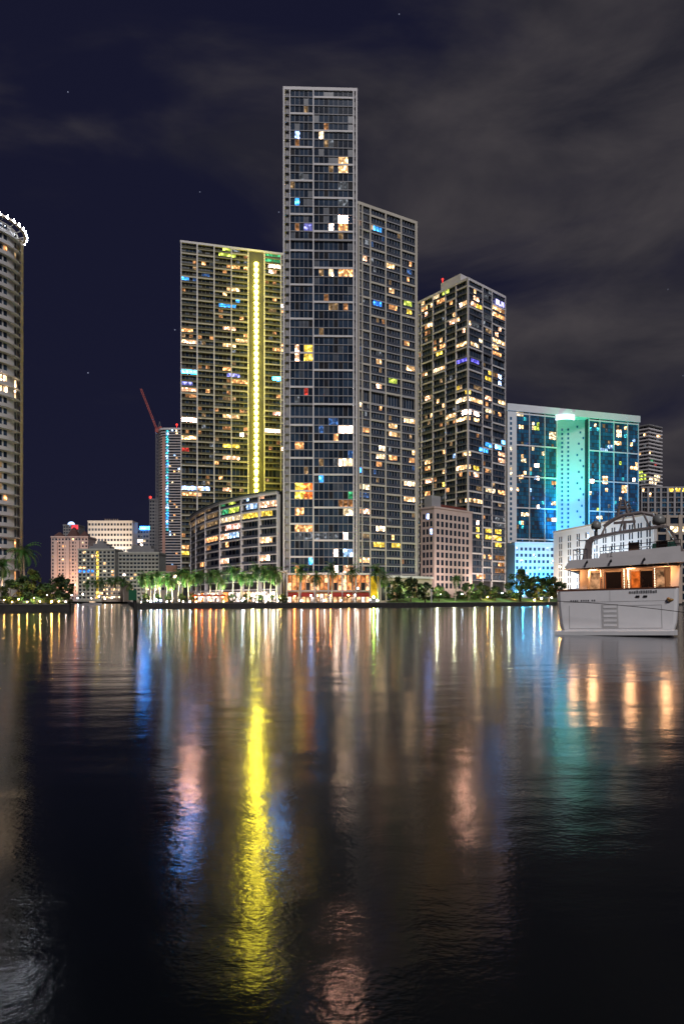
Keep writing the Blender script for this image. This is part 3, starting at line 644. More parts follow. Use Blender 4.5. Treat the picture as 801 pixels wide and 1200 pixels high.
t, e, zt = block('apartment_building', 'pink block with gabled roof corners standing leftmost of the far downtown group', 620., 60, 103, 630, 18, 11, pink_c, [glass_d, glass_a, glass_c], prand=.14, rk=('warm', 'cream', 'orange', 'dimwarm'), ww=.5, wh=.5, seed=21)
for a, b, hh in ((.05, .3, 4), (.42, .72, 9), (.76, .98, 5)):
    mb = MB(); m = (a + b) / 2
    for d0, d1 in ((-9, -.2),):
        mb.hexa([e.at(e.L * a, d1, zt + 1.5), e.at(e.L * b, d1, zt + 1.5), e.at(e.L * b, d0, zt + 1.5), e.at(e.L * a, d0, zt + 1.5),
                 e.at(e.L * (m - .02), (d0 + d1) / 2 + 1, zt + 1.5 + hh), e.at(e.L * (m + .02), (d0 + d1) / 2 + 1, zt + 1.5 + hh), e.at(e.L * (m + .02), (d0 + d1) / 2 - 1, zt + 1.5 + hh), e.at(e.L * (m - .02), (d0 + d1) / 2 - 1, zt + 1.5 + hh)])
    mb.build('gable_roof', mat('dark_red_tiles', (.10, .045, .04), .8), t)
for px in (66, 80, 92):
    q = e.q(px); mb = MB(); e.box(mb, q - 1.6, q + 1.6, 0, 2.2, GZ, zt - 3); mb.build('bay', pink_c, t)
t, e, zt = block('glass_tower', 'thin glass tower topped by a bright white dome lamp behind the pink block', 800., 74, 92, 616, 26, 6, mid_c, [glass_b, glass_a], prand=.08, rk=('dim', 'sky'), seed=22)
mb = MB(); mb.ball(e.at(e.q(82), -4, zt + 1.2), 4.4, 14, 8); mb.build('dome_lamp', emit('dome_white', (.5, .66, 1), 2.2, mottle=0), t)
mb = MB(); e.box(mb, e.q(84.5), e.q(91.5), .6, 1.0, zt - 4.6, zt + .6); mb.build('red_sign', emit('red_sign', (1, .05, .07), 2.2, mottle=.5, scale=.4), t)
t, e, zt = block('office_building', 'far white office slab with even rows of dark windows, lit brightly from below', 750., 103, 155, 611.5, 15, 14, mat('pale_limestone', (.62, .55, .48), .7, var=.06), [glass_d, glass_d, glass_c], ww=.66, wh=.45, seed=23)
mb = MB()
for k, w in enumerate((1.5, 1.2, 1.5, .8, 1.5, 1.3, 1.5)):
    q = e.q(122.5) + k * 2.4; e.box(mb, q, q + w, -.5, -.2, zt + 1.5, zt + 3.4)
mb.build('roof_sign', mat('dim_sign_metal', (.2, .17, .15), .6), t)
t, e, zt = block('office_building', 'office block with white lit rows and a blue lit sign on top', 790., 154.5, 184, 621, 16, 9, mid_c, [glass_a, glass_b], prand=.42, rk=('white', 'warmwhite', 'bluewhite', 'cream', 'dim'), ww=.75, wh=.5, seed=24)
mb = MB(); e.box(mb, e.q(164), e.q(180), .6, 1.2, zt + .4, zt + 4.2); mb.build('blue_sign', emit('blue_sign', (.02, .30, 1), 38, mottle=.5, scale=.3), t)
t, e, zt = block('apartment_building', 'grey stepped block with a yellow lit stair strip in front of the white office slab', 520., 91.5, 134.5, 645, 13, 9, mat('grey_green_render', (.36, .37, .34), .7), [glass_a, glass_d], lit=[(93, 661, 110, 664.8, 'warm'), (93, 666, 110, 670, 'blue'), (94, 680, 100, 683, 'cream')], prand=.10, rk=('cream', 'warm', 'orange'), ww=.6, wh=.55, band=True, seed=25)
for k, (a, b) in enumerate(((104, 128), (108, 124), (112, 120))):
    mb = MB(); e.box(mb, e.q(a), e.q(b), -12 + k, -1 - k, zt + 1.45 + k * 2.2, zt + 3.6 + k * 2.2); mb.build('roof_step', mid_c, t)
mb = MB(); q = e.q(114.5)
for r in range(13): e.pane(mb, q - .9, q + .9, .75, 4 + r * 3.0, 6.2 + r * 3.0)
mb.build('stair_light', LIT('yellow'), t)
t, e, zt = block('apartment_building', 'pale grey stepped block right of the one with the yellow stair strip', 500., 139, 186, 649, 12, 11, mat('grey_green_render', (.36, .37, .34), .7), [glass_a, glass_d], prand=.09, rk=('cream', 'warm', 'white'), ww=.7, wh=.5, band=True, seed=26)
for k, (a, b) in enumerate(((149, 180), (153, 176))):
    mb = MB(); e.box(mb, e.q(a), e.q(b), -12 + k, -1 - k, zt + 1.45 + k * 2.6, zt + 4.0 + k * 2.6); mb.build('roof_step', mid_c, t)
t, e, zt = block('terrace_building', 'low building with white terrace lights at the foot of the thin rounded tower', 430., 170, 212, 672, 3, 9, beige_c, [LIT('white'), glass_d, LIT('cream'), glass_a, glass_d], ww=.7, wh=.4, zb=8, seed=27)
mb = MB(); e.box(mb, e.q(194), e.q(206), -4, -1, zt + 1.5, PZ(662.5, 430)); mb.build('roof_room', mat('pink_lit_render', (.5, .26, .18), .8), t)  # pinkish light on the roof room put into its wall colour
t, e, zt = block('low_building', 'short beige building at the far bank between the palms and the grey stepped blocks', 440., 118, 141, 684, 4, 8, beige_c, [glass_d, LIT('cream'), glass_a, LIT('warm')], ww=.6, wh=.45, seed=28)
t, e, zt = block('concrete_tower', 'unlit half built concrete tower with red beacon beside the thin rounded tower', 650., 175, 187.5, 586, 30, 4, mid_c, [glass_a], prand=.03, rk=('white',), seed=29)
mb = MB(); p = e.at(e.q(175.8), -1, zt + 3.0); mb.ball(p, 1.3, 8, 6); mb.tube((p[0], p[1], zt), p, .15); mb.build('beacon', emit('red_beacon', (1, .04, .03), 3.0, mottle=0), t)

# ---- tower with vertical LED line and rounded corner
Y = 550.0; zt = PZ(503.5, Y)
rim = [(PX(187, Y + 12), Y + 12), (PX(186.3, Y + 5), Y + 5), (PX(188.5, Y + 1), Y + 1), (PX(192, Y), Y), (PX(214, Y), Y), (PX(214, Y), Y + 26), (PX(187, Y + 12), Y + 26)]
lt = thing('rounded_tower', 'tall thin tower with rounded corner and a vertical line of blue white lights', 'tower', (PX(200, Y), Y, GZ))
mb = MB(); mb.prism(offset_poly(ccw(rim), -.9), GZ, zt - .5); mb.build('core_wall', glass_b, lt)
nf = 60
pk_s = mat('peach_slab_concrete', (.52, .47, .46), .7)
for k in range(nf):
    z = 8 + (zt - 8) * k / nf; mb = MB(); mb.prism(ccw(rim), z, z + 1.0); mb.build('floor_slab', pk_s, lt)
mb = MB(); mb.prism(offset_poly(ccw(rim), .4), zt, zt + 1.6); mb.build('crown', frame_l, lt)
e = Edge((PX(192, Y), Y), (PX(214, Y), Y)); rnd = random.Random(5)
for k in range(nf):
    z = 8 + (zt - 8) * k / nf
    if z > 62:
        mb = MB(); e.box(mb, e.q(194.6), e.q(197.2), .05, .3, z + .25, z + 1.9)
        mb.build('light_bar', LIT(rnd.choice(('sky', 'teal', 'sky', 'sky', 'teal', 'cyan'))) if z > 60 else LIT('dim'), lt)
mb = MB(); e.box(mb, e.q(190.4), e.q(193.6), .1, .9, GZ, zt - 6); mb.build('shaft', mat('salmon_render', (.55, .3, .24), .7), lt)
panes = Panes()
for k in range(nf):
    z = 8 + (zt - 8) * k / nf
    for i in range(5):
        a = e.q(198 + i * 2.6); p4 = [e.at(a, -.4, z + 1.05), e.at(a + 1.5, -.4, z + 1.05), e.at(a + 1.5, -.4, z + 2.3), e.at(a, -.4, z + 2.3)]
        k2 = rnd.choice(('cream', 'warm', 'orange', 'sky', 'dim')) if rnd.random() < .06 else None
        panes.add(p4, LIT(k2) if k2 else rnd.choice([glass_a, glass_b, glass_d]), bool(k2))
panes.build(lt)
mb = MB(); p = (PX(205, Y), Y + 6, zt + 6.0); mb.ball(p, .9, 8, 6); mb.tube((p[0], p[1], zt + 1.6), p, .15); mb.build('beacon', emit('red_beacon', (1, .04, .03), 3.0, mottle=0), lt)

# ---- tower crane beside it
Y = 560.0; cr = thing('tower_crane', 'red luffing tower crane with raised jib beside the thin rounded tower', 'crane', (PX(184, Y), Y, GZ))
red_s = mat('crane_red_paint', (.46, .12, .11), .5, var=.15, scale=2.0); grey_s = mat('crane_grey_paint', (.22, .21, .22), .5)
def lattice(mb, p0, p1, w, n, r=.12):
    p0, p1 = Vector(p0), Vector(p1); d = (p1 - p0).normalized(); a = d.cross(Vector((0, 1, 0))).normalized(); b = d.cross(a)
    cs = [a * w + b * w, a * w - b * w, -a * w - b * w, -a * w + b * w]
    for c in cs: mb.tube(p0 + c, p1 + c, r, n=4)
    for k in range(n):
        q0, q1 = p0.lerp(p1, k / n), p0.lerp(p1, (k + 1) / n)
        for i in range(4): mb.tube(q0 + cs[i], q1 + cs[(i + 1) % 4], r * .7, n=3)
mb = MB(); mt = P(184.2, 508, Y); lattice(mb, (mt.x, Y, GZ), mt, 1.0, 46, .22); mb.build('mast', grey_s, cr)
mb = MB(); j0, j1 = P(183.5, 503, Y), P(165, 455.5, Y); lattice(mb, j0, j1, .6, 18, .2); mb.build('jib', red_s, cr)
mb = MB(); lattice(mb, P(183.5, 503, Y), P(189, 501.5, Y), .7, 5, .25); mb.box(P(187, 502, Y).x, P(189.5, 502, Y).x, Y - 1, Y + 1, P(0, 503.5, Y).z, P(0, 500, Y).z); mb.build('counter_jib', red_s, cr)
mb = MB(); c = P(184, 505, Y); mb.box(c.x - 1.3, c.x + 1.3, Y - 1.4, Y + 1.4, c.z - 1.5, c.z + 1.8); mb.build('cab', red_s, cr)
mb = MB(); a = P(187, 494, Y); mb.tube(P(185, 502, Y), a, .2); mb.tube(P(188.5, 502, Y), a, .2); mb.build('a_frame', grey_s, cr)
mb = MB(); mb.tube(a, P(165.5, 457, Y), .06, n=4); mb.build('luffing_cable', black_m, cr)

# ================================================================== ROUND BALCONY TOWER AT THE LEFT EDGE
Y = 185.0; cx = PX(-17, Y); ro = thing('round_tower', 'round cream balcony tower at the left edge with a roof ring of white lamps', 'tower', (cx, Y, GZ))
zt = PZ(270, Y)
cream_c = mat('cream_render', (.60, .59, .59), .7, var=.1, scale=.1)
mb = MB(); mb.lathe((cx, Y, 0), [(8.7, GZ), (8.7, zt - 1), (8.5, zt)], 64); mb.poly([(cx + 8.5 * math.cos(2 * math.pi * k / 64), Y + 8.5 * math.sin(2 * math.pi * k / 64), zt) for k in range(64)]); mb.build('core_wall', cream_c, ro, smooth=False)
mb = MB(); mb.lathe((cx, Y, 0), [(8.6, GZ), (9.55, GZ), (9.85, zt - 2), (8.6, zt - 2)], 6, a0=R(4), a1=R(25)); mb.build('pier', tan_c, ro)
mb = MB(); mb.lathe((cx, Y, 0), [(8.6, GZ), (9.8, GZ), (9.8, zt - 2), (8.6, zt - 2)], 3, a0=R(27), a1=R(32)); mb.build('pier', cream_c, ro)
nf = 33; fh = (zt - 8) / nf; panes = Panes(); rnd = random.Random(3)
for k in range(nf):
    z = 8 + fh * k; mb = MB()
    mb.lathe((cx, Y, z), [(8.6, -.12), (9.35, -.12), (9.35, .9), (9.22, .9), (9.22, .12), (8.6, .12)], 24, a0=R(-140), a1=R(-12)); mb.build('balcony', white_c, ro)
    mb = MB(); mb.lathe((cx, Y, z), [(8.6, -.12), (9.62, -.12), (9.62, .12), (8.6, .12)], 8, a0=R(-12), a1=R(34)); mb.build('floor_slab', cream_c, ro)
    for j, ac in enumerate((-118, -100, -82, -66, -50, -37, -27, -17, -2)):
        w = 3.4 if j < 8 else 2.2; r = 8.75
        if j == 7: continue
        p = [(cx + r * math.cos(R(ac + s * w)), Y + r * math.sin(R(ac + s * w))) for s in (-1, 1)]
        p4 = [(*p[0], z + .2), (*p[1], z + .2), (*p[1], z + 2.6), (*p[0], z + 2.6)]
        px, py = proj((p[0][0], p[0][1], z + 1.4))
        lit = 455 < py < 468 or rnd.random() < .06
        key = ('warmwhite' if 440 < py < 463 else 'warm') if (440 < py < 463 and j >= 4) else (rnd.choice(('orange', 'warm', 'dimwarm')) if rnd.random() < .05 else None)
        panes.add(p4, LIT(key) if key else rnd.choice([glass_a, glass_a, glass_b]), bool(key))
panes.build(ro)
zr = PZ(268, Y)
mb = MB(); mb.lathe((cx, Y, zr), [(9.9, -.25), (10.7, -.25), (10.7, .25), (9.9, .25), (9.9, -.25)], 72); mb.build('roof_ring', tan_c, ro)
for k in range(18):
    a = R(k * 20 + 5); mb = MB(); mb.tube((cx + 8.4 * math.cos(a), Y + 8.4 * math.sin(a), zt - .3), (cx + 10.2 * math.cos(a), Y + 10.2 * math.sin(a), zr), .12); mb.build('ring_strut', cream_c, ro)
rl = emit('ring_lamp_white', (.85, .9, 1), 150, sample=True, mottle=0)
for k in range(33):
    a = R(k * 360 / 33 + 2); mb = MB(); c = (cx + 10.75 * math.cos(a), Y + 10.75 * math.sin(a))
    mb.lathe((c[0], c[1], zr), [(.001, .85), (.09, .4), (.24, -.2), (.001, -.2)], 6); mb.build('ring_lamp', rl, ro)
# ================================================================== GROUND, WATER, SEAWALLS
SH = [(160, 172), (250, 182), (340, 192), (430, 203), (480, 213), (560, 240), (650, 288), (801, 300), (1100, 330)]
shore = [Vector((PX(a, b), b)) for a, b in SH]
def shore_at(px):
    for (a, ya), (b, yb) in zip(SH, SH[1:]):
        if a <= px <= b: return ya + (yb - ya) * (px - a) / (b - a)
    return SH[0][1] if px < SH[0][0] else SH[-1][1]
def flat(name, rings, z, m, kind='structure'):
    mb = MB()
    for r in rings:
        pts = [Vector((p[0], p[1], z)) for p in r]
        for t in tessellate_polygon([pts]):
            a, b, c = (pts[i] for i in t)
            if (b - a).cross(c - a).z < 0: b, c = c, b
            mb.poly([a, b, c])
    return tag(mb.build(name, m), kind=kind)
river_l = [(PX(60, 420), 420), (PX(150, 420), 420)]
main = [(-3500, 420)] + river_l + [tuple(p) for p in shore] + [(3500, 420), (3500, 6000), (-3500, 6000)]
isl = [(-700, 128), (PX(82, 128), 128), (PX(86, 150), 150), (PX(74, 300), 300), (-700, 300)]
ground_m = mat('paved_ground', (.16, .15, .14), .85, var=.25, scale=.3, bump=.2)
flat('ground', [main, isl], GZ, ground_m)
prom = [tuple(p) for p in shore[:7]] + [(p.x + 0, p.y + 5) for p in reversed(shore[:7])]
flat('promenade', [[(p[0], p[1] + .7) if i < 7 else p for i, p in enumerate(prom)]], GZ + .006, mat('promenade_paving', (.38, .35, .32), .8, var=.2, scale=.6))

def seawall(name, label, line):
    t = thing(name, label, 'seawall', (line[0][0], line[0][1], 0))
    a = [Vector(p[:2]) for p in line]
    def strip(d0, d1, z0, z1):
        mb = MB(); L0, L1 = [], []
        for k, p in enumerate(a):
            u = (a[min(k + 1, len(a) - 1)] - a[max(k - 1, 0)]).normalized(); n = Vector((u.y, -u.x))
            L0.append(p + n * d0); L1.append(p + n * d1)
        i = 0
        for p, q in zip(L0, L1): mb.v += [(p.x, p.y, z0), (q.x, q.y, z0), (q.x, q.y, z1), (p.x, p.y, z1)]
        for k in range(len(a) - 1):
            b = 4 * k; c = b + 4
            for s in range(4): mb.f.append((b + s, b + (s + 1) % 4, c + (s + 1) % 4, c + s)); mb.m.append(0)
        mb.f += [(0, 3, 2, 1), (4 * len(a) - 4, 4 * len(a) - 3, 4 * len(a) - 2, 4 * len(a) - 1)]; mb.m += [0, 0]
        return mb
    strip(-.5, .25, -1.0, 1.30).build('wall', mat('dark_wet_concrete', (.03, .028, .026), .7, var=.4, scale=.8), t)
    strip(-.6, .4, 1.305, 1.55).build('cap', mat('seawall_cap', (.10, .095, .09), .8, var=.3, scale=.6), t)
seawall('seawall', 'long dark seawall with a concrete cap along the palm lined quay', [(PX(150, 420), 420)] + [tuple(p) for p in shore])
seawall('seawall', 'short dark seawall below the trees at the foot of the round tower', isl[:4])

# lawn, rising gently from the quay
mb = MB(); lp = [452, 470, 490, 510, 530, 560, 590, 620, 650, 680]; rows = 6
for px in lp:
    Y0 = shore_at(px) + 4.5; D = 22 if px < 600 else 18
    for r in range(rows + 1):
        f = r / rows; Yc = Y0 + D * f; mb.v.append((PX(px, Yc), Yc, GZ + .03 + 1.9 * f ** 1.2 * min(1, max(0, (px - 445) / 30)) + .06 * math.sin(px * .3 + r)))
for i in range(len(lp) - 1):
    for r in range(rows):
        a = i * (rows + 1) + r; mb.f.append((a, a + rows + 1, a + rows + 2, a + 1)); mb.m.append(0)
tag(mb.build('lawn', mat('lawn_grass', (.055, .12, .018), .9, var=.45, scale=.5, bump=.5, bscale=6), smooth=True), kind='structure')
def lawn_z(px, d): return GZ + .03 + 1.9 * max(0, min(1, (d - 4.5) / 22)) ** 1.2 * min(1, max(0, (px - 445) / 30))

# water: fine ripples over a slow swell
wm = bpy.data.materials.new('night_water'); wm.use_nodes = True; nt = wm.node_tree; nt.nodes.remove(nt.nodes['Principled BSDF'])
out = nt.nodes['Material Output']
tc = nt.nodes.new('ShaderNodeTexCoord')
def noise(scale, sx, sy, det, rough=.55):
    mp = nt.nodes.new('ShaderNodeMapping'); mp.inputs['Scale'].default_value = (sx, sy, 1); nt.links.new(tc.outputs['Object'], mp.inputs[0])
    n = nt.nodes.new('ShaderNodeTexNoise'); n.inputs['Scale'].default_value = scale; n.inputs['Detail'].default_value = det; n.inputs['Roughness'].default_value = rough
    nt.links.new(mp.outputs[0], n.inputs['Vector']); return n.outputs['Fac']
def bump(h, dist, prev=None):
    b = nt.nodes.new('ShaderNodeBump'); b.inputs['Strength'].default_value = 1; b.inputs['Distance'].default_value = dist
    nt.links.new(h, b.inputs['Height'])
    if prev: nt.links.new(prev, b.inputs['Normal'])
    return b.outputs[0]
WATER_FINE, WATER_MID, WATER_BIG, WATER_ROUGH = .0014, .0038, .034, .12
nrm = bump(noise(17.0, 1, 1.3, 3), WATER_FINE, bump(noise(2.8, 1, 1.5, 3), WATER_MID, bump(noise(.22, 1, 2.2, 2), WATER_BIG)))
gl = nt.nodes.new('ShaderNodeBsdfGlossy'); gl.distribution = 'GGX'; gl.inputs['Roughness'].default_value = WATER_ROUGH; gl.inputs['Color'].default_value = (.96, .97, 1, 1); nt.links.new(nrm, gl.inputs['Normal'])
df = nt.nodes.new('ShaderNodeBsdfDiffuse'); df.inputs['Color'].default_value = (.0035, .0045, .005, 1); nt.links.new(nrm, df.inputs['Normal'])
fr = nt.nodes.new('ShaderNodeFresnel'); fr.inputs['IOR'].default_value = 1.36; nt.links.new(nrm, fr.inputs['Normal'])
mx = nt.nodes.new('ShaderNodeMixShader'); nt.links.new(fr.outputs[0], mx.inputs[0]); nt.links.new(df.outputs[0], mx.inputs[1]); nt.links.new(gl.outputs[0], mx.inputs[2]); nt.links.new(mx.outputs[0], out.inputs['Surface'])
mb = MB(); mb.poly([(-3500, -400, 0), (3500, -400, 0), (3500, 6000, 0), (-3500, 6000, 0)]); tag(mb.build('water', wm), kind='structure')

# ================================================================== TREES
bark = mat('palm_bark', (.30, .26, .22), .9, var=.3, scale=2.0); bark_d = mat('tree_bark', (.10, .075, .055), .9, var=.3, scale=2.0)
leaf_m = [mat('palm_leaf_green', (.05, .16, .024), .5, var=.3, scale=.8), mat('palm_leaf_yellow_green', (.10, .13, .025), .5, var=.3, scale=.8), mat('palm_leaf_deep', (.022, .06, .018), .5, var=.3, scale=.8)]
tree_m = [mat('tree_leaf_green', (.045, .085, .018), .6, var=.35, scale=.5), mat('tree_leaf_deep', (.02, .045, .014), .6, var=.35, scale=.5), mat('tree_leaf_olive', (.09, .10, .022), .6, var=.35, scale=.5)]
def make_palm(h, lean, seed, n=32, L=4.1):
    rnd = random.Random(seed); t = local(thing('palm_tree', 'palm', 'palm tree'))
    tp = [Vector((lean * (k / 6) ** 1.6, .15 * math.sin(k * .9), h * k / 6)) for k in range(7)]
    mb = MB(); mb.path(tp, .24, .13, 7); mb.tube((0, 0, -.05), (0, 0, .5), .36, .24, 7); mb.build('trunk', bark, t, base=(0, 0, 0))
    mb = MB(); top = tp[-1]
    mb.tube(top, top + Vector((0, 0, .9)), .16, .08, 6, 0)
    for i in range(n):
        az = i * 2.399 + rnd.uniform(-.25, .25); el = math.radians(rnd.choice((78, 62, 45, 30, 14, -5, -25, -45)) + rnd.uniform(-8, 8)); l = L * rnd.uniform(.8, 1.1); mi = rnd.choice((0, 0, 1, 2))
        p = top + Vector((0, 0, .5)); pr = p; hd = Vector((math.cos(az), math.sin(az), 0)); sd = Vector((-math.sin(az), math.cos(az), 0)); S = 9; e = el
        for k in range(S):
            d = hd * math.cos(e) + Vector((0, 0, math.sin(e))); q = p + d * (l / S); e -= math.radians(11 + 5 * k / S)
            w0, w1 = (.25, .72) if k == 0 else (.72, .72) if k < 5 else (.72, .72 * (1 - (k - 4) / 6))
            w = max(w1, .1) * rnd.uniform(.85, 1.1)
            for s in (-1, 1):                       # two drooping leaflets per side and segment
                for f in (0, .5):
                    a = p.lerp(q, f); b = p.lerp(q, f + .34); tip = a.lerp(q, .7) + sd * s * w + d * .25 * w + Vector((0, 0, -.55 * w))
                    mb.poly([a, b, tip], mi)
            p = q
    mb.build('crown', leaf_m, t, base=(0, 0, 0)); return t

def make_tree(h, rx, seed, clumps=40, leaves=95, low=.22, mats=tree_m):
    rnd = random.Random(seed); t = local(thing('broad_tree', 'tree', 'tree'))
    mb = MB(); zt = h * low; mb.path([Vector((0, 0, -.1)), Vector((.1, 0, zt * .5)), Vector((0, .1, zt))], .32, .24, 7)
    cs = []
    for i in range(clumps):
        a = rnd.uniform(0, 6.283); rr = math.sqrt(rnd.random()); zz = rnd.random()
        env = math.sin(math.pi * min(.97, .18 + .8 * zz)) ** .7
        cs.append((Vector((math.cos(a) * rr * rx * env, math.sin(a) * rr * rx * env, zt * .85 + (h - zt * .85) * zz)), rnd.uniform(.7, 1.25) * h / 9))
    for c, r in cs[:9]: mb.path([Vector((0, .05, zt * .9)), Vector((0, 0, zt)).lerp(c, .5) + Vector((0, 0, .3)), c], .15, .03, 5)
    mb.build('trunk', bark_d, t, base=(0, 0, 0)); mb = MB()
    for c, r in cs:
        mi = rnd.choice((0, 0, 1, 1, 2))
        for k in range(leaves):
            d = Vector((rnd.gauss(0, 1), rnd.gauss(0, 1), rnd.gauss(0, .75))).normalized() * r * rnd.random() ** .45
            p = c + d; s = rnd.uniform(.22, .42) * (h / 9) ** .5
            u = Vector((rnd.gauss(0, 1), rnd.gauss(0, 1), rnd.gauss(0, .5))).normalized(); v = u.cross(Vector((rnd.gauss(0, 1), rnd.gauss(0, 1), rnd.gauss(0, 1)))).normalized()
            mb.poly([p - u * s, p + v * s * .6, p + u * s, p - v * s * .6], mi)
    mb.build('crown', tree_m, t, base=(0, 0, 0)); return t

class Pool:
    """First use places the original, every later one a copy with its own label."""
    def __init__(s, protos): s.p = [[t, False] for t in protos]
    def put(s, i, loc, label, group=None, rz=0., sc=1.0, name=None):
        rec = s.p[i % len(s.p)]
        o = rec[0] if not rec[1] else copy_tree(rec[0]); rec[1] = True
        o.location = loc; o.rotation_euler = (0, 0, rz); o.scale = (sc, sc, sc); o['label'] = label
        if group: o['group'] = group
        elif 'group' in o: del o['group']
        return o
palms = Pool([make_palm(8.6, .5, 1), make_palm(7.6, -.4, 2), make_palm(9.6, .2, 3), make_palm(8.2, .8, 4, 36, 3.9)])
trees = Pool([make_tree(9, 4.2, 5), make_tree(8, 3.6, 6), make_tree(7, 4.0, 7, 30)])
G = 'palms along the quay'
row = [165, 171, 176.5, 182, 188, 194, 200.5, 207, 213, 220, 228, 236, 245, 253, 262, 271, 281, 291, 300, 308, 316, 325]
rnd = random.Random(42)
for i, px in enumerate(row):
    px += rnd.uniform(-1.6, 1.6); Y = shore_at(px) + 6 + rnd.uniform(-2, 5); sc = 0.80 + .20 * (i / 21) + rnd.uniform(-.12, .16)
    k = (0, 1, 0, 3, 1, 0, 1, 3, 0, 1, 0, 2, 0, 3, 1, 2, 0, 3, 2, 2, 0, 1)[i]
    palms.put(k, (PX(px, Y), Y, GZ), f'uplit green palm, {ORD[i]} from the left in the long row before the curved apartment block', G, rnd.uniform(-.6, .6), sc)
for i, (px, k, sc) in enumerate(((350, 0, 1.13), (371, 1, 1.05), (389, 2, 1.08), (414, 0, 1.15))):
    Y = shore_at(px) + 7
    palms.put(k, (PX(px, Y), Y, GZ), f'dark palm, {ORD[i]} from the left of the four standing before the orange restaurant', 'palms before the restaurant', i * 1.1, sc)
for px, k, sc, lb in ((443, 0, 1.18, 'tall dark palm beside the green lit lamp right of the yellow panel'), (452, 1, 1.1, 'shorter palm between the green lit lamp and the dark broad trees'), (533, 3, .95, 'small palm standing on the lawn before the pink block')):
    Y = shore_at(px) + (8 if px < 500 else 16); palms.put(k, (PX(px, Y), Y, lawn_z(px, Y - shore_at(px)) if px > 452 else GZ), lb, None, px, sc)
for px, Y, k, sc, lb in ((29, 160, 2, 1.27, 'tall dark palm rising behind the left bank beside the round tower'), (2, 150, 0, 1.0, 'dark palm cut by the left edge at the foot of the round tower')):
    palms.put(k, (PX(px, Y), Y, GZ), lb, None, px, sc)
for i, px in enumerate((101, 110, 119, 129, 137, 145, 153)):
    Y = 424 + (i % 3) * 4; palms.put((0, 3, 1, 2)[i % 4], (PX(px, Y), Y, GZ), f'small dark far bank palm, {ORD[i]} from the left of those beyond the river', 'palms on the far bank', i * .9, 1.35 + .15 * (i % 3))
TR = [(38, 143, 0, .8, 'broad dark tree at the middle of the left bank beside the round tower'), (71, 150, 1, .8, 'rounded dark tree at the right end of the left bank'), (12, 138, 2, .72, 'low bushy tree at the far left of the bank under the round tower'),
      (56, 140, 2, .62, 'small low tree between the two large trees of the left bank'), (465, 221, 0, .9, 'dark broad tree left of the white lamp post on the lawn'), (481, 224, 1, 1.0, 'dark tree just behind the white lamp post on the lawn'),
      (498, 226, 2, .95, 'dark bushy tree on the lawn below the left end of the pink block'), (514, 236, 1, .7, 'small dark tree on the lawn under the pink block'), (548, 250, 2, .95, 'low spreading tree on the lawn below the right end of the pink block'),
      (563, 254, 0, .78, 'slim dark tree on the lawn under the corner on tower'), (580, 264, 1, .75, 'small tree on the lawn right of the corner on tower'), (609, 275, 0, 1.45, 'largest rounded tree on the lawn before the white podium'),
      (629, 292, 2, 1.5, 'yellowish lit tree just behind the largest rounded tree'), (643, 290, 1, 1.42, 'olive tree with a glowing side at the right end of the lawn by the yacht'), (656, 303, 2, 1.2, 'dark tree partly hidden behind the stern of the yacht')]
for px, Y, k, sc, lb in TR:
    trees.put(k, (PX(px, Y), Y, lawn_z(px, Y - shore_at(px)) if px > 450 else GZ), lb, None, px * .7, sc)
for i, (px, Y, sc) in enumerate(((6, 133, .30), (20, 132, .27), (44, 133, .28), (64, 132, .26), (78, 131, .28))):
    o = trees.put(2, (PX(px, Y), Y, GZ - .3), f'low clipped shrub, {ORD[i]} from the left along the left seawall', 'shrubs along the left seawall', i * 1.3, sc)
    o.scale = (sc * 2.2, sc * 1.2, sc * .95)
for i, px in enumerate((170, 184, 198, 212, 226, 271, 288, 303, 318, 331)):
    Y = shore_at(px) + 9; o = trees.put(i, (PX(px, Y), Y, GZ - .4), f'low leafy shrub, {ORD[i]} from the left beneath the row of quay palms', 'shrubs beneath the quay palms', i * 1.7, .4)
    o.scale = (.42, .34, .34 + .05 * (i % 3))
for i, px in enumerate((520, 538, 556, 574, 590)):
    Y = shore_at(px) + 24; o = trees.put(1, (PX(px, Y), Y, lawn_z(px, 24) - .6), f'dark round shrub, {ORD[i]} from the left of the row at the back of the lawn', 'shrubs at the back of the lawn', i, .5)
    o.scale = (.75, .6, .42)

# ================================================================== LAMPS AND SMALL THINGS ON THE QUAY
def lampmat(name, col, s): return emit('lamp_' + name, col, s, sample=True, mottle=0)
LW = lampmat('white', (1, .80, .64), 70); LWb = lampmat('bright_white', (1, .82, .70), 170); LWd = lampmat('soft_white', (1, .78, .58), 22); LC = lampmat('cool', (.6, .8, 1), 170); LA = lampmat('amber', (1, .50, .11), 330); LG = lampmat('green', (.5, 1, .15), 220); LY = lampmat('pale_yellow', (1, .86, .28), 330); LT = lampmat('cyan', (.06, .62, 1), 420); LO = lampmat('orange', (1, .25, .05), 220); LB = lampmat('blue', (.12, .3, 1), 700)
def lamp(label, loc, h, m, r=.22, group=None, name='lamp_post', post=black_m, cat='lamp'):
    t = thing(name, label, cat, loc, group); x, y, z = loc
    mb = MB(); mb.tube((x, y, z - .05), (x, y, z + .18), .16, .1, 8); mb.tube((x, y, z + .15), (x, y, z + h), .06, .05, 8); mb.build('post', post, t)
    mb = MB(); mb.ball((x, y, z + h + r * .9), r, 8, 6); mb.build('globe', m, t, smooth=True); return t
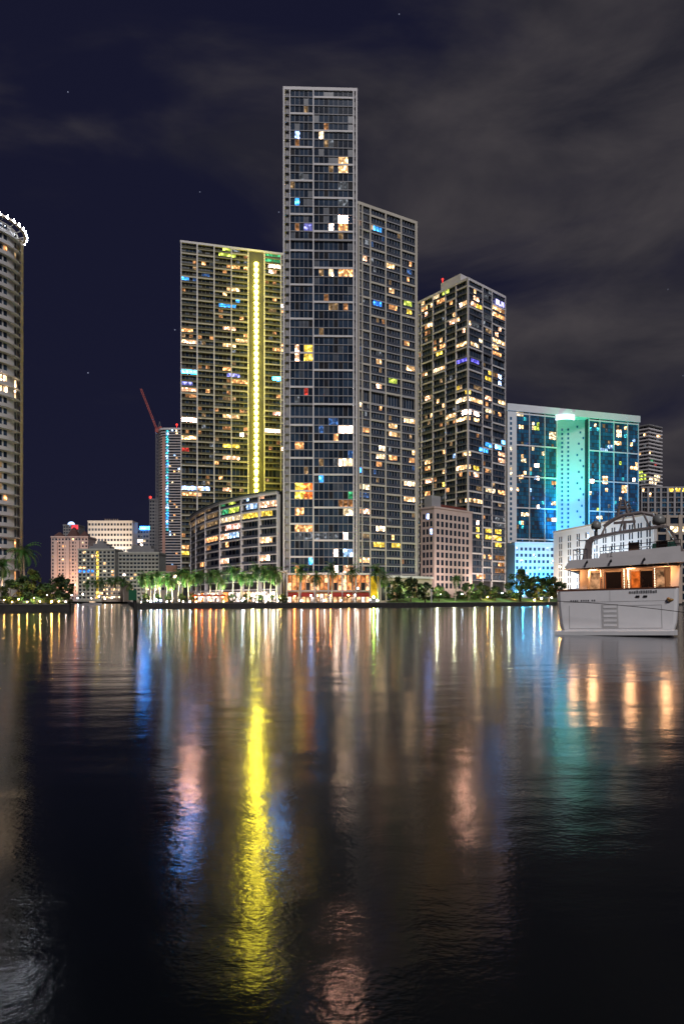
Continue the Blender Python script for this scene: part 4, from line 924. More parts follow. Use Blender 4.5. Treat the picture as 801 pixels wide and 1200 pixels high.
for i, px in enumerate(row):
    if i % 2 and i < 18 and i > 9: continue
    Y = shore_at(px) + 2.6; m = (LW, LWd, LC, LWb, LWd, LW, LWd)[i % 7]
    if i in (4, ): m = LB
    if 10 <= i <= 13: m = LO
    if i in (14,): m = LG
    lamp(f'low bollard lamp at the foot of the palm that is {ORD[i]} from the left', (PX(px + rnd.uniform(0, 3), Y), Y, GZ), rnd.uniform(.25, .8), m, rnd.uniform(.1, .2), 'bollard lamps under the palms', 'bollard_lamp')
for i, (px, h, m) in enumerate(((286, 1.0, LW), (296, 2.2, LY), (303, 2.4, LY), (311, 1.2, LW), (320, 2.6, LW), (328, 1.4, LA))):
    Y = shore_at(px) + 11 + (i % 2) * 4; lamp(f'white glowing globe lamp, {ORD[i]} from the left among the larger palms by the curved block', (PX(px, Y), Y, GZ), h, m, .42, 'globe lamps among the larger palms')
for i, (px, h, m) in enumerate(((345, 2.0, LO), (353, .6, LC), (364, 2.2, LW), (372, 2.2, LO), (380, .7, LW), (387, 2.2, LO), (399, .7, LW), (408, 2.4, LA), (416, 2.4, LW), (419, 4.6, LW))):
    Y = shore_at(px) + 9; lamp(f'terrace lamp, {ORD[i]} from the left along the restaurant front', (PX(px, Y), Y, GZ), h, m, .22 if m is not LW else .24, 'terrace lamps before the restaurant')
lamp('bright yellow green lamp under the palm right of the yellow panel', (PX(437.5, 212), 212, GZ), 1.7, LG, .34)
lamp('cool white bollard lamp at the seawall right of the green lamp', (PX(442, 208), 208, GZ), .6, LC, .26, name='bollard_lamp')
lamp('warm lamp at the seawall just left of the green lamp', (PX(433.5, 207), 207, GZ), .8, LW, .22, name='bollard_lamp')
for px, d, h, m, lb in ((516, 20, 1.6, LW, 'white lamp glowing behind the shrubs below the pink block'), (541, 22, 1.6, LC, 'cool white lamp behind the low spreading tree on the lawn'), (588, 20, 2.4, LC, 'cool white lamp at the foot of the corner on tower'),
                       (571, 18, 1.0, LA, 'amber lamp among the trees below the corner on tower'), (603, 20, .8, LA, 'amber lamp beside the largest rounded tree'), (634, 8, 1.2, LA, 'amber lamp left of the yacht near the olive tree'), (626, 6, .7, LA, 'low amber lamp on the quay right of the largest rounded tree'), (646, 8, 1.6, LW, 'white lamp on the quay close to the stern of the yacht')):
    Y = shore_at(px) + d; lamp(lb, (PX(px, Y), Y, lawn_z(px, d)), h, m, .24)
lamp('tall bright amber street lamp before the white striped block', (PX(655.5, 318), 318, GZ), PZ(665, 318) - GZ, LA, .42)
lamp('second amber street lamp just right of the tall bright one', (PX(661, 312), 312, GZ), PZ(667, 312) - GZ, LA, .3)
for i, px in enumerate((612, 621, 632, 642)):
    Y = 330.0; lamp(f'cyan floodlight globe, {ORD[i]} from the left at the foot of the white podium', (PX(px, Y), Y, GZ), 3.2 + .8 * (i % 2), LT, .34, 'cyan lamps before the white podium')
t = thing('light_column', 'slim white post standing at the lawn edge below the pink block', 'post', (PX(505, 222), 222, GZ)); x, y = PX(505, 222), 222
mb = MB(); mb.tube((x, y, GZ), (x, y, GZ + 4.2), .26, .2, 8); mb.build('post', white_c, t); mb = MB(); mb.ball((x, y, GZ + 4.4), .34, 8, 6, sz=.8); mb.build('cap', white_c, t)
t = thing('light_column', 'slim white post at the right end of the lawn before the olive tree', 'post', (PX(643, 287), 287, GZ)); x, y = PX(643, 287), 287
mb = MB(); mb.tube((x, y, GZ), (x, y, GZ + 4.4), .22, .18, 8); mb.build('post', white_c, t); mb = MB(); mb.ball((x, y, GZ + 4.6), .3, 8, 6, sz=.8); mb.build('cap', white_c, t)
for i, (px, Y, h, m) in enumerate(((5, 134, .9, LA), (14, 131, .5, LA), (22, 136, 1.0, LA), (32, 130, .5, LA), (40, 137, 1.3, LA), (47, 130.5, .6, LA), (55, 140, 2.0, LW), (60.5, 130.5, .5, LA), (69, 131, .6, LA), (77, 131, .5, LW))):
    lamp(f'small globe lamp, {ORD[i]} from the left on the left bank', (PX(px, Y), Y, GZ), h, m, (.11, .06, .13, .07, .09)[i % 5], 'globe lamps on the left bank')
for i, (px, Y, h, m) in enumerate(((84, 425, 4, LW), (91, 430, 2.0, LC), (97, 424, 4.5, LW), (107, 423, 2, LW), (116, 424, 3.2, LC), (123, 423, 1.5, LW), (131, 423, 2.2, LW), (88, 424, 11, LO))):
    lamp(f'far bank lamp, {ORD[i]} of those glowing beyond the river', (PX(px, Y), Y, GZ), h, m, .26 + .05 * (i % 3), 'lamps on the far bank')
# parasols on the quay
par_m = mat('orange_red_canvas', (.55, .10, .03), .8)
for i, px in enumerate((229, 237, 245, 253, 261)):
    Y = shore_at(px) + 4.2; x = PX(px, Y); t = thing('parasol', f'orange red parasol, {ORD[i]} from the left on the quay under the palms', 'parasol', (x, Y, GZ), 'parasols on the quay')
    mb = MB(); mb.tube((x, Y, GZ), (x, Y, GZ + 2.5), .04); mb.tube((x, Y, GZ), (x, Y, GZ + .1), .3, n=10); mb.build('pole', black_m, t)
    mb = MB(); mb.lathe((x, Y, GZ), [(1.25, 2.02), (1.25, 2.12), (.6, 2.5), (.03, 2.7)], 8); mb.build('canopy', par_m, t)
    mb = MB(); mb.ball((x, Y, GZ + 1.85), .13, 8, 6); mb.build('lantern', LO, t)
# railing along the quay edge
t = thing('quay_railing', 'low dark metal railing along the seawall before the restaurant', 'railing', (PX(340, 194), 194, GZ + .15)); mb = MB(); k = 0
a, b = Vector((PX(338, 193), 193.0)), Vector((PX(428, 204), 204.0))
for i in range(41):
    p = a.lerp(b, i / 40); mb.tube((p.x, p.y, GZ + .14), (p.x, p.y, GZ + 1.1), .035, n=5)
mb.build('balusters', black_m, t); mb = MB()
for z in (.6, 1.1): mb.tube((a.x, a.y, GZ + z), (b.x, b.y, GZ + z), .045, n=6)
mb.build('rails', black_m, t)

# ---- channel marker in the water
Y = 53.0; t = thing('channel_marker', 'leaning dark pile with a green square board standing in the water at left', 'marker', (PX(160, Y), Y, 0))
mb = MB(); p0, p1 = P(160.4, 742, Y), P(157.6, 697, Y); mb.tube((p0.x, Y, -1), p1, .18, .14, 10); mb.build('pile', mat('wet_timber', (.02, .018, .015), .6, var=.3, scale=3), t)
mb = MB(); c = P(156.5, 697.5, Y); mb.box(c.x - .33, c.x + .33, Y - .24, Y - .2, c.z - .42, c.z + .42); mb.build('board', mat('green_board', (.012, .11, .05), .5), t)
mb = MB(); mb.tube((p1.x, Y - .21, p1.z - .35), (p1.x, Y - .05, p1.z - .35), .05); mb.tube((p1.x, Y - .21, p1.z + .1), (p1.x, Y - .05, p1.z + .1), .05); mb.build('bracket', black_m, t)

# ---- small boat on the river
Y = 300.0; t = thing('motor_boat', 'small white boat with a canopy moored at the far end of the river', 'boat', (PX(108, Y), Y, 0)); x = PX(108, Y)
mb = MB(); secs = [(-4.2, .9), (-2, 1.15), (1, 1.2), (3, .8), (4.4, .05)]
for k in range(len(secs) - 1):
    (xa, wa), (xb, wb) = secs[k], secs[k + 1]
    mb.hexa([(x + xa, Y - wa * .7, -.2), (x + xb, Y - wb * .7, -.2), (x + xb, Y + wb * .7, -.2), (x + xa, Y + wa * .7, -.2), (x + xa, Y - wa, .95), (x + xb, Y - wb, 1.05), (x + xb, Y + wb, 1.05), (x + xa, Y + wa, .95)])
mb.build('hull', white_c, t); mb = MB(); mb.box(x - 1, x + 1.6, Y - .8, Y + .8, 1.06, 1.9); mb.build('cabin', white_c, t)
mb = MB(); mb.box(x - 2.6, x + 1.8, Y - .95, Y + .95, 2.7, 2.8); mb.build('canopy', white_c, t); mb = MB()
for a in (-2.4, 1.6):
    for b in (-.85, .85): mb.tube((x + a, Y + b, 1.0), (x + a, Y + b, 2.7), .04)
mb.build('canopy_frame', steel_m, t)
mb = MB(); mb.box(x - .9, x + 1.5, Y - .84, Y - .81, 1.3, 1.75); mb.build('window', LIT('warmwhite'), t)

# ================================================================== MOTOR YACHT
OX, OY = 18.0, 42.0; RZ = math.atan2(-.436, .9); cs, sn = math.cos(RZ), math.sin(RZ)
ya = local(thing('motor_yacht', 'white motor yacht moored stern on with a warm lit saloon at the right edge', 'yacht', (OX, OY, 0), rz=RZ))
ya.rotation_euler = (0, R(-1.4), RZ)
def yx(px, d=0.): # image column -> athwartships position on the plane d metres ahead of the transom
    k = (px - CX) / F; X0, Y0 = OX - sn * d, OY + cs * d
    return (k * Y0 - X0) / (cs - k * sn)
def yz(py, x, d=0.): return CZ + (HY - py) / F * (OY + sn * x + cs * d) - x * math.sin(R(1.4))
gel = mat('white_gelcoat', (.78, .77, .78), .18, var=.06, scale=.6); gel_d = mat('grey_gelcoat', (.46, .44, .44), .3, var=.08, scale=.6)  # second gelcoat is an even grey for upper deck and coaming
teak = mat('teak_trim', (.16, .06, .03), .4, var=.25, scale=4); groove = mat('dark_groove', (.44, .43, .435), .6); ink = mat('dark_lettering', (.12, .12, .13), .6); chrome = mat('chrome', (.7, .7, .72), .12, 1.0, var=.03)
smoke = mat('smoked_glass', (.012, .012, .016), .06, var=.1)
def yb(name, m, mb, parent=None, smooth=False): return mb.build(name, m, parent or ya, base=(0, 0, 0), smooth=smooth)
W = 3.74
mb = MB(); secs = [(-.0, W - .28), (.12, W - .1), (.35, W - .02), (.8, W), (5, 3.75), (11, 3.7), (16, 3.2), (20, 2.1), (23.5, .5), (24.4, .06)]
prof = lambda y, b: [(0, -.9 + .03 * y), (.62 * b, -.55 + .03 * y), (.9 * b, .05), (.955 * b, .8), (.985 * b, 1.9), (b, 3.0 + .035 * y)]
rings = []
for y, b in secs:
    pr = prof(y, b); r = [(-x, z) for x, z in reversed(pr[1:])] + pr
    rk = lambda z: (-.30 + .11 * z) if y < 3 else 0
    rings.append([(x, y + rk(z), z) for x, z in r])
n = len(rings[0])
for r in rings: mb.v += r
for k in range(len(rings) - 1):
    for i in range(n - 1): mb.f.append((k * n + i, k * n + i + 1, (k + 1) * n + i + 1, (k + 1) * n + i)); mb.m.append(0)
mb.f.append(tuple(reversed(range(n)))); mb.m.append(0)
hull = yb('hull', gel, mb)
mb = MB(); tr = lambda z: -.30 + .11 * z         # y of the raked transom at height z
def tbox(mb, x0, x1, z0, z1, pr=.02):
    mb.hexa([(x0, tr(z0) - pr, z0), (x1, tr(z0) - pr, z0), (x1, tr(z0) + .1, z0), (x0, tr(z0) + .1, z0), (x0, tr(z1) - pr, z1), (x1, tr(z1) - pr, z1), (x1, tr(z1) + .1, z1), (x0, tr(z1) + .1, z1)])
mb = MB(); mb.hexa([(-3.72, -1.0, .05), (3.3, -1.0, .05), (3.55, -.3, .02), (-3.75, -.3, .02), (-3.72, -1.0, .30), (3.3, -1.0, .30), (3.55, -.3, .36), (-3.75, -.3, .36)]); yb('swim_platform', gel, mb)
mb = MB()
for x0, x1, z0, z1 in ((-2.9, -2.86, .45, 2.0), (-2.9, 2.7, .45, .49), (2.66, 2.7, .45, 1.95), (.5, 2.7, 1.92, 1.96), (-3.25, 3.2, 2.20, 2.235), (-.35, -.32, 2.25, 2.95)): tbox(mb, x0, x1, z0, z1, .012)
yb('hatch_seams', groove, mb)
st = MB(); tbox(st, -.85, .15, .5, 2.05, .03); stp = yb('boarding_steps', mat('step_recess_grey', (.5, .49, .49), .4), st)
for k in range(5):
    z = .6 + k * .3; mb = MB(); tbox(mb, -.75, .05, z, z + .15, .055); yb('step', gel, mb, ya)
mb = MB()
rnd = random.Random(2); x = yx(738)
for w in (.11, .07, .12, .1, .05, .12, .09, .11, .06, .1, .12, .08): # the name, too small to read in the photograph
    tbox(mb, x, x + w, 2.72, 2.72 + rnd.choice((.14, .18, .18)), .03); x += w + .045
yb('name_lettering', ink, mb)
mb = MB(); x = yx(669)
for w in (.10, .08, .1, .07, 0, .1, .09, .08, .1, 0, .08, .1):
    if w: tbox(mb, x, x + w, 2.27, 2.37, .02)
    x += w + .05 + (.06 if not w else 0)
yb('port_lettering', ink, mb)
for px in (748, 757):
    mb = MB(); xx = yx(px); mb.tube((xx - .11, tr(2.5) - .03, 2.52), (xx + .11, tr(2.5) - .03, 2.52), .06, n=8); yb('fairlead', black_m, mb)
mb = MB(); mb.tube((3.1, tr(2.2) - .08, 2.22), (3.45, .1, 2.26), .1, n=8); mb.ball((3.1, tr(2.2) - .1, 2.3), .12, 8, 6); yb('mooring_cleat', mat('brass', (.5, .3, .12), .35, .9), mb)
mb = MB(); mb.box(-W + .2, W - .2, .0, .28, 3.0, 3.09); mb.box(-W + .02, -W + .26, .29, 9, 3.0, 3.1); mb.box(W - .26, W - .02, .29, 9, 3.0, 3.1); yb('cap_rail', teak, mb)
mb = MB(); mb.box(-3.3, 3.3, .12, 8, 1.9, 2.0); yb('aft_deck', teak, mb)
mb = MB(); mb.box(-3.3, 3.3, .1, .16, 2.02, 2.99); yb('bulwark', gel, mb)
# saloon bulkhead with its openings, warm lit
D = 3.2; zb0, zb1 = 2.0, 4.55; wall = mat('saloon_wall', (.60, .50, .42), .4, var=.06)
def span(p0, p1): return yx(p0, D), yx(p1, D)
mb = MB(); xl, xr = span(679, 800); mb.box(xl, xr, D + .3, D + .4, zb0, zb1); yb('bulkhead', wall, mb)
for p0, p1, m, nm in ((689, 704, 'w', 'window'), (711, 729, 'd', 'saloon_door'), (741, 751, 'o', 'curtain'), (752, 766, 'd', 'saloon_door'), (770, 780, 'w', 'window')):
    x0, x1 = span(p0, p1); mb = MB()
    mm_ = {'w': emit('saloon_window_glow', (1, .5, .24), .42, mottle=.8, scale=2.2), 'd': smoke, 'o': emit('glowing_orange_curtain', (1, .2, .03), .6, mottle=.6, scale=2.5)}[m]  # curtain glows by itself, the saloon light put into its emission
    mb.box(x0, x1, D + .2, D + .29, zb0 + (.55 if m == 'w' else .08), zb1 - .25); o = yb(nm, mm_, mb)
    f = MB(); f.box(x0 - .06, x0 - .003, D + .12, D + .28, zb0, zb1 - .2); f.box(x1 + .003, x1 + .06, D + .12, D + .28, zb0, zb1 - .2); yb('door_frame', teak, f)
for px, dd in ((706, 1.6), (709, 2.2), (732, 2.0), (737, 2.6), (768, 1.8)):
    mb = MB(); xx = yx(px, dd); mb.tube((xx, dd, 2.0), (xx, dd, 4.6), .05, n=8); yb('deck_pillar', chrome, mb)
mb = MB()
for k in range(14):
    for px in (732.5, 738, 768.5): xx = yx(px, 1.4); mb.ball((xx, 1.4 + .02 * (k % 3), 2.9 + k * .11), .022, 6, 4)
yb('string_lights', emit('fairy_lights', (1, .7, .45), 9, mottle=0), mb)
for s, px in ((-1, 684), (1, 790)):
    mb = MB(); xx = yx(px, 1.2); w = .22
    mb.hexa([(xx - w, .6, 2.0), (xx + w, .6, 2.0), (xx + w, 3.0, 2.0), (xx - w, 3.0, 2.0), (xx - w + .3 * -s * .0 + .12, .9, 4.6), (xx + w + .2, .9, 4.6), (xx + w + .2, 3.0, 4.6), (xx - w + .12, 3.0, 4.6)]); yb('wing_wall', wall, mb)
mb = MB(); tb = .75; mb.box(-.9, 1.6, 1.3, 2.2, 2.72, 2.78); mb.tube((-.2, 1.75, 2.0), (-.2, 1.75, 2.72), .07); mb.tube((.9, 1.75, 2.0), (.9, 1.75, 2.72), .07); yb('aft_table', teak, mb)
# upper deck with a raked fascia
mb = MB(); xL, xR = yx(662, -.2), yx(804, -.2); zl0, zr0 = 4.50, 4.55
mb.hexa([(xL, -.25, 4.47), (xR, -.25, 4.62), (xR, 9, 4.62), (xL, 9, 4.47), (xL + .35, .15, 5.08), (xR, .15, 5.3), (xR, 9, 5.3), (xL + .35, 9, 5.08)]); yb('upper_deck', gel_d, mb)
mb = MB(); mb.box(xL + .4, xR - .4, .05, 8, 4.40, 4.46); yb('deckhead', wall, mb)
mb = MB()
for px in (688, 707, 733, 760, 784):
    xx = yx(px, 0); mb.hexa([(xx, -.272, 4.5), (xx + .035, -.272, 4.5), (xx + .035, -.2, 4.5), (xx, -.2, 4.5), (xx + .12, .13, 5.12), (xx + .155, .13, 5.12), (xx + .155, .2, 5.12), (xx + .12, .2, 5.12)])
yb('fascia_seams', groove, mb)
for px in (690, 718, 757):
    mb = MB(); xx = yx(px, 0); mb.tube((xx, -.05, 4.95), (xx, -.38, 4.88), .06, n=8); mb.ball((xx, -.4, 4.85), .08, 8, 6); yb('deck_light', black_m, mb)
mb = MB(); x0, x1 = yx(674, .6), yx(690, .6)
for z in (.35, .7): mb.tube((x0, .5, 5.1 + z), (x1, .5, 5.12 + z), .028)
for k in range(5): xx = x0 + (x1 - x0) * k / 4; mb.tube((xx, .5, 5.05), (xx, .5, 5.8), .025)
mb.tube((x0, .5, 5.8), (x0 + .1, 4.5, 5.9), .028); yb('side_rail', chrome, mb)
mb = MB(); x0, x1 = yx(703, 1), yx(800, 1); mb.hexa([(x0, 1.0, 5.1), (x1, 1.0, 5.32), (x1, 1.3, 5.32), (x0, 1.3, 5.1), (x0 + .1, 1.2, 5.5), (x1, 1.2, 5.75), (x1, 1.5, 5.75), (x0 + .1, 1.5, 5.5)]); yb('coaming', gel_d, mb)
mb = MB()
for z in (.15, .4): mb.tube((x0 + .1, 1.25, 5.5 + z), (x1, 1.25, 5.76 + z), .026)
for k in range(9): xx = x0 + .1 + (x1 - x0 - .1) * k / 8; zz = 5.45 + .26 * k / 8; mb.tube((xx, 1.25, zz), (xx, 1.25, zz + .45), .022)
yb('flybridge_rail', black_m, mb)
mb = MB(); xa, xb = yx(765, 3.5), yx(795, 3.5); mb.hexa([(xa, 3.5, 5.3), (xb, 3.5, 5.4), (xb, 3.56, 5.4), (xa, 3.56, 5.3), (xa + .1, 4.0, 6.2), (xb, 4.0, 6.3), (xb, 4.06, 6.3), (xa + .1, 4.06, 6.2)]); yb('windscreen', mat('green_tint_glass', (.03, .08, .06), .05), mb)
for px in (745, 778):
    mb = MB(); xx = yx(px, 2.2); mb.box(xx - .35, xx + .35, 2.0, 2.6, 5.3, 5.75); mb.box(xx - .35, xx + .35, 2.55, 2.7, 5.75, 6.25); yb('helm_seat', mat('brown_vinyl', (.15, .08, .05), .5), mb)
# radar arch: legs, curved beam, upper wing
arch = mat('arch_grey_paint', (.22, .185, .18), .3, var=.08, scale=.8)
d = 2.0; mb = MB()
pts = [(689, 660), (691, 645), (692.5, 636), (696, 631.5), (708, 628), (725, 624.5), (745, 621.5), (765, 618.5), (780, 616.8), (785, 618), (790, 625), (797, 638), (804, 652)]
q = []
for px, py in pts: xx = yx(px, d); q.append(Vector((xx, d, yz(py, xx, d))))
wd = [.55, .4, .3, .2, .11, .09, .08, .08, .08, .1, .12, .14, .18]
for k in range(len(q) - 1):
    a, b = q[k], q[k + 1]; u = (b - a).normalized(); nn = Vector((u.z, 0, -u.x)); wa, wb = wd[k] / 2 + .03, wd[k + 1] / 2 + .03; y0, y1 = d - .4, d + .5; e2 = u * .03
    mb.hexa([tuple(Vector(v)) for v in ((a.x - nn.x * wa - e2.x, y0, a.z - nn.z * wa - e2.z), (b.x - nn.x * wb + e2.x, y0, b.z - nn.z * wb + e2.z), (b.x - nn.x * wb + e2.x, y1, b.z - nn.z * wb + e2.z), (a.x - nn.x * wa - e2.x, y1, a.z - nn.z * wa - e2.z),
             (a.x + nn.x * wa - e2.x, y0, a.z + nn.z * wa - e2.z), (b.x + nn.x * wb + e2.x, y0, b.z + nn.z * wb + e2.z), (b.x + nn.x * wb + e2.x, y1, b.z + nn.z * wb + e2.z), (a.x + nn.x * wa - e2.x, y1, a.z + nn.z * wa - e2.z))])
yb('radar_arch', arch, mb)
def at(px, py, d): xx = yx(px, d); return Vector((xx, d, yz(py, xx, d)))
for px, py, r in ((701.5, 615.5, .34), (775, 609, .40)):
    mb = MB(); c = at(px, py, 2.1); mb.lathe(tuple(c), [(.001, r), (r * .6, r * .82), (r * .95, r * .3), (r, -.1), (r * .9, -r * .75), (.001, -r * .8)], 16); mb.tube(c - Vector((0, 0, r * .8)), c - Vector((0, 0, r * .8 + .45)), .1); yb('radar_dome', mat('dome_grey', (.2, .2, .19), .35), mb, smooth=True)
mb = MB(); w = [at(710, 617, 3), at(722, 608.5, 3), at(733, 603.5, 3), (at(755, 600.5, 3)), at(768, 603, 3)]
for a, b in zip(w, w[1:]): mb.tube(a, b, .13, .13, 8)
for a, b in ((at(712, 617, 2.6), at(707, 628, 2.2)), (at(735, 604, 3), at(728, 624, 2.2)), (at(757, 601, 3), at(765, 619, 2.2)), (at(768, 603, 3), at(775, 618, 2.2)), (at(745, 602, 3), at(747, 622, 2.2))): mb.tube(a, b, .07, .07, 6)
yb('upper_arch', arch, mb)
mb = MB()
for dx in (-.34, .34): mb.tube(at(733, 604, 3) + Vector((dx, 0, 0)), at(733.2, 585, 3) + Vector((dx * .3, 0, 0)), .12, .08, 6)
c = at(733, 594, 3); mb.box(c.x - .30, c.x + .30, 2.9, 3.1, c.z - .1, c.z + .02)
for k, py in enumerate((600, 596.5, 593, 590)): c = at(733, py, 3); wv = .55 - .08 * k; mb.tube(c - Vector((wv, 0, 0)), c + Vector((wv, 0, 0)), .05, n=6); mb.ball(c + Vector((wv, 0, .08)), .09, 6, 4)
mb.tube(at(733.2, 588, 3), at(733.2, 582, 3), .025); yb('mast', arch, mb)
mb = MB(); a, b = at(722, 613, 2.4), at(748, 611, 2.4); mb.box(a.x, b.x, 2.3, 2.5, a.z - .07, a.z + .1); c = at(735, 614, 2.4); mb.tube((c.x, 2.4, a.z - .5), (c.x, 2.4, a.z), .12); yb('radar_scanner', arch, mb)
for px, h in ((716, 1.0), (753, 1.6), (762, 1.4), (741, 1.2)):
    mb = MB(); c = at(px, 603 if px > 735 else 610, 3); mb.tube(c, c + Vector((.03, 0, h)), .018, .008, 5); yb('aerial', arch, mb)
mb = MB(); mb.tube(at(693, 633, 1.6), at(681, 633.5, 1.6), .035); mb.tube(at(681, 633.5, 1.6), at(681, 632, 1.6), .06); yb('stern_light_arm', arch, mb)
mb = MB(); c = at(718, 655, -.3); mb.tube(at(718.5, 640, .9), at(717.5, 656, .6), .03); mb.ball(at(717.8, 656, .5), .2, 8, 6, sz=1.2); yb('ensign_staff', black_m, mb)
# rope from the stern
t = thing('mooring_rope', 'thin dark mooring rope slung across the stern of the yacht', 'rope', (OX, OY, 0)); rp = []
for k in range(15):
    f = k / 14; px = 652 + 152 * f; py = 704.5 + 3.2 * f + 10.5 * f * f + .8 * math.sin(math.pi * f); Yr = OY - .72 - (yx(px, -.8) * .436) ; rp.append(P(px, py, Yr - .3))
mb = MB(); mb.path(rp, .022, n=5); mb.build('rope', mat('dark_rope', (.02, .018, .018), .9), t)
# ================================================================== SKY, LIGHT, CAMERA
SUN_EL, SUN_AZ = 46.0, 194.0                     # soft glow of the city behind the camera
w = bpy.data.worlds.new('World'); scene.world = w; w.use_nodes = True; nt = w.node_tree; nt.nodes.clear()
N = nt.nodes.new; L = nt.links.new
out = N('ShaderNodeOutputWorld'); bg = N('ShaderNodeBackground'); L(bg.outputs[0], out.inputs[0])
sky = N('ShaderNodeTexSky'); sky.sky_type = 'NISHITA'; sky.sun_disc = False; sky.sun_elevation = R(SUN_EL); sky.sun_rotation = R(SUN_AZ)
tc = N('ShaderNodeTexCoord'); sep = N('ShaderNodeSeparateXYZ'); L(tc.outputs['Generated'], sep.inputs[0])
tint = N('ShaderNodeMix'); tint.data_type = 'RGBA'; tint.blend_type = 'MULTIPLY'; tint.inputs[0].default_value = 1
L(sky.outputs[0], tint.inputs[6]); tint.inputs[7].default_value = (.0008, .0006, .0009, 1)
base = N('ShaderNodeMix'); base.data_type = 'RGBA'; base.blend_type = 'ADD'; base.inputs[0].default_value = 1
L(tint.outputs[2], base.inputs[6]); base.inputs[7].default_value = (.0076, .0080, .0225, 1)
def mth(op, a, b=None, c=None):
    n = N('ShaderNodeMath'); n.operation = op
    for i, v in enumerate((a, b, c)):
        if v is None: continue
        if isinstance(v, (int, float)): n.inputs[i].default_value = v
        else: L(v, n.inputs[i])
    return n.outputs[0]
mp = N('ShaderNodeMapping'); mp.inputs['Rotation'].default_value = (R(8), R(-38), R(0)); mp.inputs['Scale'].default_value = (.9, 1.0, 2.6); L(tc.outputs['Generated'], mp.inputs[0])
n1 = N('ShaderNodeTexNoise'); n1.inputs['Scale'].default_value = 2.6; n1.inputs['Detail'].default_value = 7; n1.inputs['Roughness'].default_value = .5; n1.inputs['Distortion'].default_value = .7; L(mp.outputs[0], n1.inputs['Vector'])
side = N('ShaderNodeMapRange'); side.inputs[1].default_value = -.16; side.inputs[2].default_value = .36; side.inputs[3].default_value = -.135; side.inputs[4].default_value = .14; L(sep.outputs[0], side.inputs[0])
cv = N('ShaderNodeMapRange'); cv.interpolation_type = 'SMOOTHSTEP'; cv.inputs[1].default_value = .40; cv.inputs[2].default_value = .70; L(mth('ADD', n1.outputs['Fac'], side.outputs[0]), cv.inputs[0])
cloud = N('ShaderNodeMix'); cloud.data_type = 'RGBA'; L(mth('MULTIPLY', cv.outputs[0], .92), cloud.inputs[0]); L(base.outputs[2], cloud.inputs[6]); n2 = N('ShaderNodeTexNoise'); n2.inputs['Scale'].default_value = 3.6; n2.inputs['Detail'].default_value = 6; n2.inputs['Roughness'].default_value = .55; n2.inputs['Distortion'].default_value = .5; L(mp.outputs[0], n2.inputs['Vector'])
cr2 = N('ShaderNodeMapRange'); cr2.inputs[1].default_value = .35; cr2.inputs[2].default_value = .68; L(n2.outputs['Fac'], cr2.inputs[0])
cc = N('ShaderNodeMix'); cc.data_type = 'RGBA'; L(cr2.outputs[0], cc.inputs[0]); cc.inputs[6].default_value = (.022, .021, .029, 1); cc.inputs[7].default_value = (.066, .058, .062, 1); L(cc.outputs[2], cloud.inputs[7])
# a few stars
vo = N('ShaderNodeTexVoronoi'); vo.inputs['Scale'].default_value = 60; L(tc.outputs['Generated'], vo.inputs['Vector'])
sp = N('ShaderNodeSeparateColor'); L(vo.outputs['Color'], sp.inputs[0])
star = mth('MULTIPLY', mth('MULTIPLY', mth('LESS_THAN', vo.outputs['Distance'], .065), mth('GREATER_THAN', sp.outputs[0], .93)), mth('SUBTRACT', 1.0, cv.outputs[0]))
st = N('ShaderNodeMix'); st.data_type = 'RGBA'; st.blend_type = 'ADD'; L(mth('MULTIPLY', star, .35), st.inputs[0]); L(cloud.outputs[2], st.inputs[6]); st.inputs[7].default_value = (.6, .65, .9, 1)
L(st.outputs[2], bg.inputs['Color']); bg.inputs['Strength'].default_value = 1.0

def sun():
    l = bpy.data.lights.new('city_glow', 'SUN'); l.energy = 1.75; l.angle = R(14); l.color = (1, .955, .96)
    o = bpy.data.objects.new('city_glow', l); COL.objects.link(o)
    az, el = R(SUN_AZ), R(SUN_EL)               # azimuth from +Y clockwise: behind the camera
    d = Vector((math.sin(az) * math.cos(el) * -1, math.cos(az) * math.cos(el), math.sin(el)))
    o.rotation_euler = (-d).to_track_quat('-Z', 'Y').to_euler(); o['kind'] = 'helper'
sun()
def spot(name, loc, target, power, col, ang=70, blend=.8, r=.6):
    l = bpy.data.lights.new(name, 'SPOT'); l.energy = power; l.color = col; l.spot_size = R(ang); l.spot_blend = blend; l.shadow_soft_size = r
    o = bpy.data.objects.new(name, l); COL.objects.link(o); o.location = loc
    o.rotation_euler = (Vector(target) - Vector(loc)).to_track_quat('-Z', 'Y').to_euler(); return o
def point(name, loc, power, col, r=.3):
    l = bpy.data.lights.new(name, 'POINT'); l.energy = power; l.color = col; l.shadow_soft_size = r
    o = bpy.data.objects.new(name, l); COL.objects.link(o); o.location = loc; return o
# floodlights of the turquoise gap (cyan from below, green from the ring)
gx, gy = PX(671, 434), 434
spot('floodlight', (gx - 12, 400, 48), (gx, gy, 60), 230000, (.02, .50, .92), 95)
spot('floodlight', (gx - 14, 396, 48), (gx, gy, 96), 290000, (.05, 1, .42), 56)
# bluish wash on the podium and on the striped block
for px in (608, 626, 644): spot('floodlight', (PX(px, 388), 388, 3), (PX(px, 400), 400, 24), 60000, (.07, .52, 1), 110)
eS2 = Edge((PX(648, 380), 380.0), (PX(766, 296), 296.0))
for k, f in enumerate((.12, .34, .58, .82)): 
    p = eS2.at(eS2.L * f, 16, 4); q = eS2.at(eS2.L * f, 0, 24); spot('floodlight', p, q, 48000 if k else 30000, (.8, .9, 1) if k else (1, .75, .5), 120)
for px in (763, 775, 790): spot('floodlight', (PX(px, 335), 335, 3), (PX(px, 345), 345, 25), 7000, (1, .55, .25), 110)
